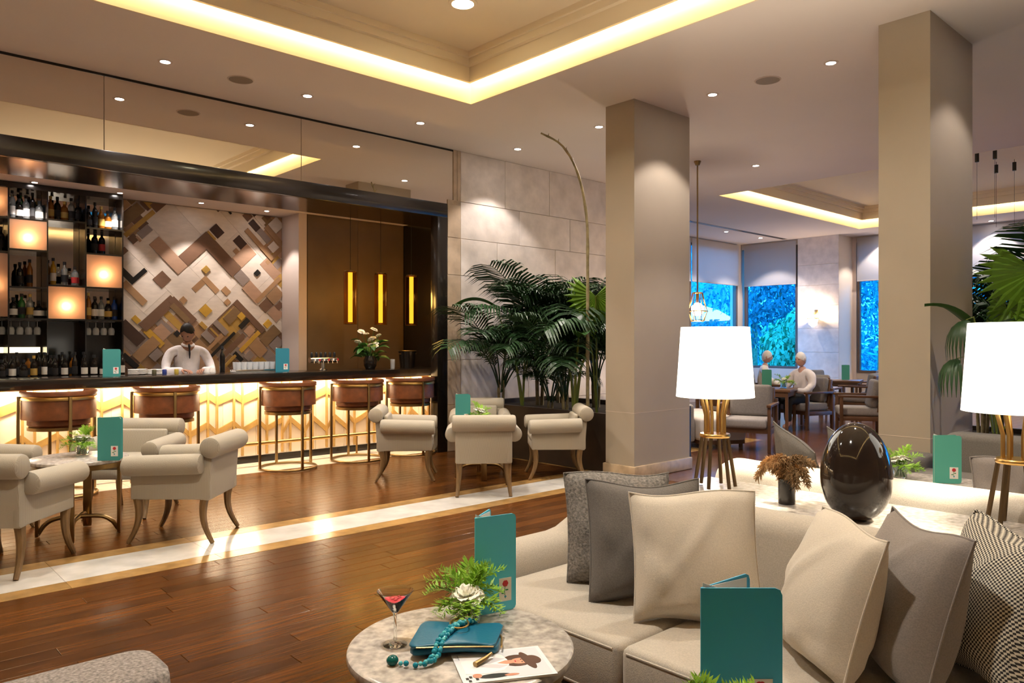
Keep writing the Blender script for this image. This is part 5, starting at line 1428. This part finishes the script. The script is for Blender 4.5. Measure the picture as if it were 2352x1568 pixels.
# planter beside the middle column
pl = thing('planter', 'long dark planter box of palms beside the middle column', 'planter', (7.25, 6.72, 0))
for a, b in (((-.80, -1.26, .003), (-.74, 1.26, .66)), ((.74, -1.26, .003), (.80, 1.26, .66)), ((-.74, -1.26, .003), (.74, -1.20, .66)), ((-.74, 1.20, .003), (.74, 1.26, .66))):
    G().b2(a, b, .003).obj('planter_wall', m_planter, pl, ang=0)
G().b2((-.74, -1.20, .5), (.74, 1.20, .60)).obj('soil', m_soil, pl, ang=0)
palm((6.72, 7.55, .60), 'dark palm at the left end of the planter, arching over the bar end', 13, 1, 1.0, ztop=.35)
palm((7.25, 7.35, .60), 'tall dark palm in the middle of the planter against the stone wall', 12, 2, 1.2, ztop=.45)
palm((7.55, 6.60, .60), 'bushy dark palm right of the planter centre', 13, 3, 1.12, ztop=.4)
palm((7.35, 5.95, .60), 'dark palm in the planter next to the middle column', 12, 4, 1.02, ztop=.35)
palm((6.85, 6.75, .60), 'low dark palm at the front edge of the planter', 11, 5, .78, ztop=.15)
leaf_plant((6.62, 7.02, .60), 'bright green plant with upright paddle leaves in front of the palms', ((2.4, 1.30, .35, .66, .20), (.6, .75, .2, .42, .20), (-2.0, .65, .22, .38, .22), (3.6, .55, .2, .35, .18)), m_leafm, 1)
leaf_plant((6.62, 6.12, .60), 'plant with thick yellow-green stalks right of the planter middle', ((-.9, 1.0, .25, .5, .22), (-2.2, .9, .25, .45, .2), (1.4, .8, .2, .4, .2)), m_leafm, 2, .026)
fan_plant((6.83, 5.95, .60), 'lime green fan-leaved palm partly hidden by the middle column', ((-2.6, 1.40, .10, .40, 1.7), (2.6, 1.15, .15, .32, 1.7)), m_leafb)
# bare arching cane
palm((7.75, 7.45, .60), 'dark palm at the back right of the planter by the stone wall', 12, 9, 1.15, ztop=.5)
palm((6.70, 6.35, .60), 'short dark palm filling the front of the planter below the cane', 12, 11, .85, ztop=.3)
t = thing('arching_cane', 'tall bare cane curving up over the palms toward the ceiling', 'cane', (6.53, 5.83, .60))
pts = [V3((-.737 * e, .676 * e, z)) for e, z in ((0, -.05), (0, 1.0), (0, 1.69), (.012, 2.29), (.11, 2.79), (.29, 3.117), (.54, 3.267))]
fine = []
for i in range(len(pts) - 1):
    p0, p1, p2, p3 = pts[max(0, i - 1)], pts[i], pts[i + 1], pts[min(len(pts) - 1, i + 2)]
    for k in range(5):
        u = k / 5; fine.append(.5 * (2 * p1 + (p2 - p0) * u + (2 * p0 - 5 * p1 + 4 * p2 - p3) * u * u + (3 * p1 - p0 - 3 * p2 + p3) * u ** 3))
fine.append(pts[-1])
G().tube(fine, [.021 - .011 * i / (len(fine) - 1) + (.003 if i % 4 == 0 else 0) for i in range(len(fine))], 8).obj('cane_stem', m_bark, t)
g = G()
for i in range(10, len(fine) - 1, 2): g.tube([fine[i], fine[i] + V3((.03 * (-1) ** i, .02, .05))], [.007, .002], 5)
g.obj('buds', m_bark, t)

# planting behind the right-hand sofa
pr_ = thing('planter', 'dark planter with bright palms behind the right lamp', 'planter', (8.4, 1.75, 0))
for a, b in (((-.9, -1.2, .003), (-.84, 1.2, .55)), ((.84, -1.2, .003), (.9, 1.2, .55)), ((-.84, -1.2, .003), (.84, -1.14, .55)), ((-.84, 1.14, .003), (.84, 1.2, .55))):
    G().b2(a, b, .003).obj('planter_wall', m_planter, pr_, ang=0)
G().b2((-.84, -1.14, .42), (.84, 1.14, .50)).obj('soil', m_soil, pr_, ang=0)
palm((9.2, 2.42, .50), 'palm with thin dark fronds right of the near column', 12, 6, 1.1, ztop=.5)
palm((8.2, 1.75, .50), 'tall palm at the right edge above the lamp', 14, 7, 1.25, ztop=.5)
palm((8.9, 2.75, .50), 'low spiky palm between near column and right lamp', 10, 8, .8, ztop=.3)
palm((8.45, 2.35, .50), 'mid-height palm directly behind the right lamp shade', 12, 10, 1.0, ztop=.4)
pt_ = thing('plant_pot', 'round dark plant pot behind the grey sofa beside the near column', 'plant pot', (6.68, 1.80, .003))
G().lathe([(.0001, 0), (.14, 0), (.19, .36), (.20, .38), (.175, .38), (.165, .33), (.0001, .33)], 24).obj('pot_body', m_planter, pt_)
G().lathe([(.0001, .33), (.165, .33), (.165, .34), (.0001, .35)], 20).obj('soil', m_soil, pt_)
dp = thing('drooping_plant', 'small palm with drooping dark leaves in front of the near column', 'palm', (6.66, 1.72, .40))
for a, h, rch, sp_, L in ((2.45, .93, .36, 1.5, .34), (2.75, 1.22, .38, 1.3, .36), (2.0, 1.12, .10, 1.5, .3)):
    tp = V3((rch * cos(a), rch * sin(a), h)); st_ = G().tube([(0, 0, -.05), (tp.x * .3, tp.y * .3, h * .6), (tp.x * .8, tp.y * .8, h * 1.02), tuple(tp)], [.008, .007, .005, .004], 6).obj('stalk', m_stemm, dp)
    g = G()
    for k in range(11):
        q = a + sp_ * (k / 10 - .5) * 1.6; d = V3((cos(q), sin(q), 0)); w_ = V3((-sin(q), cos(q), 0)) * .013; row = []
        for u in range(6):
            v = u / 5; p = tp + d * (.13 * sin(v * 1.9)) * (L / .34) + V3((0, 0, .05 * v - L * v ** 1.7)); ww = w_ * (sin(pi * (.12 + .86 * v)) + .05); row.append((p - ww, p + ww))
        g.add([x for r_ in row for x in r_], [[2 * u, 2 * u + 1, 2 * u + 3, 2 * u + 2] for u in range(5)])
    g.obj('drooping_leaf', m_leaf, st_, ang=60, fix=False)
leaf_plant((6.68, 1.78, .40), 'potted plant with a long narrow leaf crossing the near column', ((2.70, .98, .04, .80, .12, .34), (-1.2, .7, .2, .5, .16), (-2.6, .6, .15, .4, .14)), m_leafm, 3, .009)
fan_plant((7.62, 1.72, .50), 'bright green fan palm just above the right lamp shade', ((-2.9, 1.55, .20, .46, 1.2), (2.4, 1.25, .25, .36, 1.4), (-1.9, 1.1, .3, .42, 1.2)), m_leafb)
# ================================================================== FAR ROOM
def make_far_chair():
    t = thing('lounge_chair', 'x', 'chair', (0, 0, 0), 0, 'wooden lounge chairs in the far room')
    for x in (-.30, .30):
        for y in (-.32, .32): G().box((x, y, .30 if x > 0 else .34), (.05, .045, .60 if x > 0 else .68), None, .004).obj('leg', m_wood, t)
    for y in (-.32, .32):
        G().box((0, y, .615), (.70, .06, .035), None, .006).obj('armrest', m_wood, t)
        G().box((0, y, .27), (.60, .035, .06), None, .004).obj('side_rail', m_wood, t)
    G().b2((-.30, -.30, .25), (.30, .30, .31)).obj('seat_frame', m_wood, t)
    G().b2((-.26, -.29, .31), (.34, .29, .44), .04, 3).obj('seat_cushion', m_fgrey, t)
    G().box((-.27, 0, .60), (.05, .60, .46), Matrix.Rotation(R(-10), 4, 'Y'), .01).obj('backrest', m_wood, t)
    G().box((-.20, 0, .65), (.13, .56, .44), Matrix.Rotation(R(-10), 4, 'Y'), .05, 3).obj('back_cushion', m_fcush, t)
    return t
fc = make_far_chair(); fc.location = (12.38, 6.12, .003); fc.rotation_euler = (0, 0, R(165)); fc['label'] = 'far wooden chair in which the white-haired guest sits, its back to us'
for x, y, a, lab in ((9.35, 5.42, 200, 'far wooden chair with plain wooden back, just right of the left lamp'), (14.8, 6.15, 95, 'far lounge chair by the window next to the near column'),
                     (13.55, 6.45, 10, 'far lounge chair beyond the guest, beneath the wall sconce'), (11.2, 6.95, -20, 'far lounge chair left of the guest\'s table, behind the lamp shade'),
                     (12.15, 5.10, 120, 'far lounge chair right of the guest, wooden arms toward us'), (15.6, 7.35, -110, 'far lounge chair behind the second far table'), (16.4, 6.4, 170, 'far lounge chair next to the far window wall')):
    dup(fc, (x, y, .003), R(a), lab)
g_ = dup(fc, (13.9, 7.75, .003), R(-60), 'far lounge chair of the second guest by the corner windows')
seated('white-haired guest in white shirt seated in the far room, seen from behind', (12.30, 6.14), R(255), m_shirt)
seated('second white-haired guest seated by the far corner windows', (13.93, 7.68), R(30), m_paper)
def far_table(loc, lab):
    t = thing('cafe_table', lab, 'table', (*loc, .003), .3, 'wooden tables in the far room')
    G().b2((-.38, -.38, .66), (.38, .38, .70), .004).obj('table_top', m_wood, t)
    for x in (-.32, .32):
        for y in (-.32, .32): G().b2((x - .022, y - .022, 0), (x + .022, y + .022, .66)).obj('leg', m_wood, t)
    G().b2((-.34, -.34, .58), (.34, .34, .66)).obj('apron', m_wood, t)
far_table((11.55, 6.30), 'far wooden table of the white-haired guest'); far_table((15.2, 6.75), 'far wooden table with a green menu by the window pillar')
m_gcard = mat('green card', (.06, .28, .20), .5)
make_menu(.16, .30, m_gcard, 30, 'green menu card on the guest\'s far table', (11.50, 6.42, .706), RTA, False)
make_menu(.16, .30, m_gcard, 30, 'green menu card on the table by the far window pillar', (15.16, 6.72, .706), RTA, False)
posy((11.72, 6.15, .704), 'small posy beside the green menu on the guest\'s table', 9, 9, ((0, 0, .11, 1),), 1.0, 1.3)
for x, y, lab in ((9.28, 5.95, 'white upholstered ottoman behind the left lamp, nearer one'), (9.75, 6.62, 'white upholstered ottoman behind the left lamp, further one')):
    t = thing('ottoman', lab, 'ottoman', (x, y, .003), R(-30), 'white ottomans in the far room')
    G().b2((-.34, -.36, .10), (.34, .36, .42), .05, 3).obj('cushion', m_white, t)
    G().b2((-.32, -.34, .06), (.32, .34, .12)).obj('base', m_wood, t)
    for sx in (-.28, .28):
        for sy in (-.30, .30): G().b2((sx - .02, sy - .02, 0), (sx + .02, sy + .02, .06)).obj('foot', m_wood, t)
t = thing('grey_sofa', 'pale grey sofa end emerging right of the middle column', 'sofa', (9.05, 6.85, .003), R(-40))
G().b2((-.45, -.8, .08), (.45, .8, .42), .04).obj('base', m_fgrey, t); G().b2((-.45, -.8, .42), (-.2, .8, .80), .06, 3).obj('backrest', m_fgrey, t)
for sy in (-1, 1): G().b2((-.44, sy * .7 - .1, .08), (.44, sy * .7 + .1, .60), .05, 3).obj('arm', m_fgrey, t)
G().b2((-.2, -.6, .42), (.46, .6, .50), .03).obj('seat_cushion', m_fgrey, t)
for sx in (-.38, .38):
    for sy in (-.7, .7): G().b2((sx - .03, sy - .03, 0), (sx + .03, sy + .03, .082)).obj('leg', m_wood, t)
# lantern pendant
t = thing('lantern_pendant', 'brass-framed globe lantern hanging on a chain between the columns', 'pendant lamp', (9.235, 6.155, HC))
G().lathe([(.0001, -.06), (.03, -.06), (.05, -.01), (.05, 0), (.0001, 0)], 16).obj('canopy', m_dbrass, t)
G().tube([(0, 0, -.05), (0, 0, -1.87)], .011, 6).obj('chain', m_dbrass, t)
zc = -2.12
for k in range(8):
    q = k * pi / 4; g = G(); g.tube([(.07 * cos(q), .07 * sin(q), zc + .24), (.10 * cos(q), .10 * sin(q), zc + .12), (.145 * cos(q + .2), .145 * sin(q + .2), zc - .02), (.09 * cos(q + .4), .09 * sin(q + .4), zc - .16)], .006, 5); g.obj('frame_rib', m_brass, t)
for r, z in ((.07, zc + .24), (.145, zc - .02), (.09, zc - .16)):
    G().tube([(r * cos(2 * pi * k / 20), r * sin(2 * pi * k / 20), z) for k in range(20)], .007, 6, closed=True).obj('frame_ring', m_brass, t)
G().lathe([(.05, zc - .08), (.085, zc - .02), (.085, zc + .05), (.03, zc + .10)], 16, cap=False).obj('glass_bowl', m_lant, t)
G().lathe([(.012, zc + .10), (.012, zc + .25), (.07, zc + .25)], 10, cap=False).obj('stem', m_brass, t)
l = D.lights.new('lantern light', 'POINT'); l.energy = 25; l.color = (1, .8, .6); l.shadow_soft_size = .1
lo = D.objects.new('lantern light', l); lnk(lo, t); lo.location = (0, 0, zc - .3)
# wall sconce
t = thing('wall_sconce', 'brass wall sconce with crystal bowl glowing on the far stone pillar', 'wall lamp', (XW - .062, 8.57, 2.05))
G().box((-.012, 0, .05), (.024, .09, .30), None, .006).obj('back_plate', m_dbrass, t)
G().tube([(-.02, 0, .10), (-.12, 0, .14), (-.16, 0, .02)], .010, 6).obj('arm', m_brass, t)
G().lathe([(.03, -.22), (.11, -.15), (.14, -.02), (.135, .0), (.10, -.14)], 16, (-.17, 0, 0), cap=False).obj('crystal_bowl', m_tum, t)
G().ball((-.17, 0, -.04), .05, 12, 8).obj('bulb', m_lant, t)
G().tube([(-.17 + .14 * cos(2 * pi * k / 20), .14 * sin(2 * pi * k / 20), -.01) for k in range(20)], .009, 6, closed=True).obj('rim', m_brass, t)
l = D.lights.new('sconce light', 'POINT'); l.energy = 30; l.color = (1, .72, .48); l.shadow_soft_size = .05
lo = D.objects.new('sconce light', l); lnk(lo, t); lo.location = (-.17, 0, .06)
# slim black spot pendants in the far coffer
for i, (x, y, z, lab) in enumerate(((13.51, 3.84, 4.42, 'first tiny black ceiling spot at the right edge, next to the near column'), (13.50, 3.59, 4.40, 'second tiny black ceiling spot at the right, higher one'), (14.63, 3.87, 4.40, 'third tiny black ceiling spot at the right, lower one'), (14.64, 3.61, 4.40, 'fourth tiny black ceiling spot at the far right'))):
    t = thing('spot_pendant', lab, 'spotlight', (x, y, HC + .46), 0, 'black ceiling spots')
    G().lathe([(.0001, -.19), (.03, -.19), (.03, -.05), (.0001, -.05)], 12).obj('cylinder_shade', m_blackm, t)
    G().tube([(0, 0, -.05), (0, 0, 0)], .004, 5).obj('stem', m_blackm, t)
    G().tube([(0, 0, -.19), (0, 0, -1.1)], .0025, 4).obj('wire', m_blackm, t)
# garden beyond the windows
gr = struct(G().b2((10.0, 11.3, -.4), (300, 300, -.3)).obj('ground_garden', mat('garden ground', (.03, .09, .08), .9), ang=0))
struct(G().b2((19.2, -200, -.4), (300, 11.3, -.3)).obj('ground_lawn', D.materials['garden ground'], ang=0))
m_gtree = mat('garden leaves', (.085, .40, .52), .8, rnd=.4); m_gtree2 = mat('pale garden leaves', (.20, .66, .40), .8, rnd=.3)
def crown(seed, r, h, n):
    rr = random.Random(seed); g = G(); C_ = [(rr.uniform(-.6, .6) * r, rr.uniform(-.6, .6) * r, h * rr.uniform(.35, .95), r * rr.uniform(.35, .6)) for _ in range(9)]
    for i in range(n):
        c = rr.choice(C_); d = V3((rr.gauss(0, 1), rr.gauss(0, 1), rr.gauss(0, 1))).normalized() * c[3] * rr.uniform(.75, 1.05); p = V3(c[:3]) + d
        u = d.orthogonal().normalized() * .085; u.rotate(Matrix.Rotation(rr.uniform(0, 6), 3, d.normalized())); v = d.normalized().cross(u) * .36 + V3((0, 0, -.05))
        g.add([p - u, p - v, p + u, p + v], [[0, 1, 2, 3]])
    return g
for i, (x, y, r, h, m_, lab) in enumerate(((20.5, 14.5, 2.2, 5.0, m_gtree, 'blue-lit tree outside the left far window'), (24.5, 13.0, 2.4, 6.0, m_gtree, 'tall tree outside the far corner window'), (21.8, 6.9, 1.3, 2.6, m_gtree2, 'bush outside the narrow far window'), (22.0, 11.2, 1.2, 2.3, m_gtree2, 'pale green bush outside the right far window'),
                                           (26.0, 10.2, 2.2, 5.5, m_gtree, 'dark tree beyond the pale bush'), (24.0, 7.2, 2.2, 5.0, m_gtree, 'tree outside the narrow far window'), (23.5, 4.0, 2.2, 4.6, m_gtree, 'tree outside the curtained windows'), (19.5, 19.0, 2.6, 6.0, m_gtree, 'distant tree behind the left far window'), (28, 16, 3, 7, m_gtree, 'distant tree behind the corner'))):
    t = thing('tree', lab, 'tree', (x, y, -.3), 0, None)
    crown(i, r, h, 4200).obj('crown', m_, t, ang=0, fix=False)
    G().tube([(0, 0, 0), (.1, 0, h * .4), (0, .1, h * .8)], [.16, .12, .06], 7).obj('trunk', m_bark, t)
hg = G(); rr = random.Random(77)
for i in range(36000):
    if i % 2: p = V3((rr.uniform(12, 44), 27 + rr.gauss(0, .8), rr.uniform(-.3, 7.5 + 1.2 * sin(i))))
    else: p = V3((36 + rr.gauss(0, .8), rr.uniform(-6, 27), rr.uniform(-.3, 7.0 + 1.2 * sin(i))))
    u = V3((rr.gauss(0, 1), rr.gauss(0, 1), rr.gauss(0, 1))).normalized() * .24; v = u.orthogonal().normalized() * .09
    hg.add([p - u, p - v, p + u, p + v], [[0, 1, 2, 3]])
tag(hg.obj('hedge', m_gtree, None, ang=0, fix=False), 'tall dense hedge of blue dusk foliage far beyond the windows', 'hedge', None, 'stuff')
for x, y, z, lab in ((20.2, 13.4, 2.5, 'glowing white garden parasol outside the left far window'), ):
    t = thing('garden_parasol', lab, 'parasol', (x, y, -.3))
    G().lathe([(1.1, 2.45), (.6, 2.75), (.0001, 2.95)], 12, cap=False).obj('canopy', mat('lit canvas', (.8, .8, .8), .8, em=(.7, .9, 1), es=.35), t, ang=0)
    G().tube([(0, 0, 0), (0, 0, 2.9)], .03, 8).obj('pole', m_white, t)
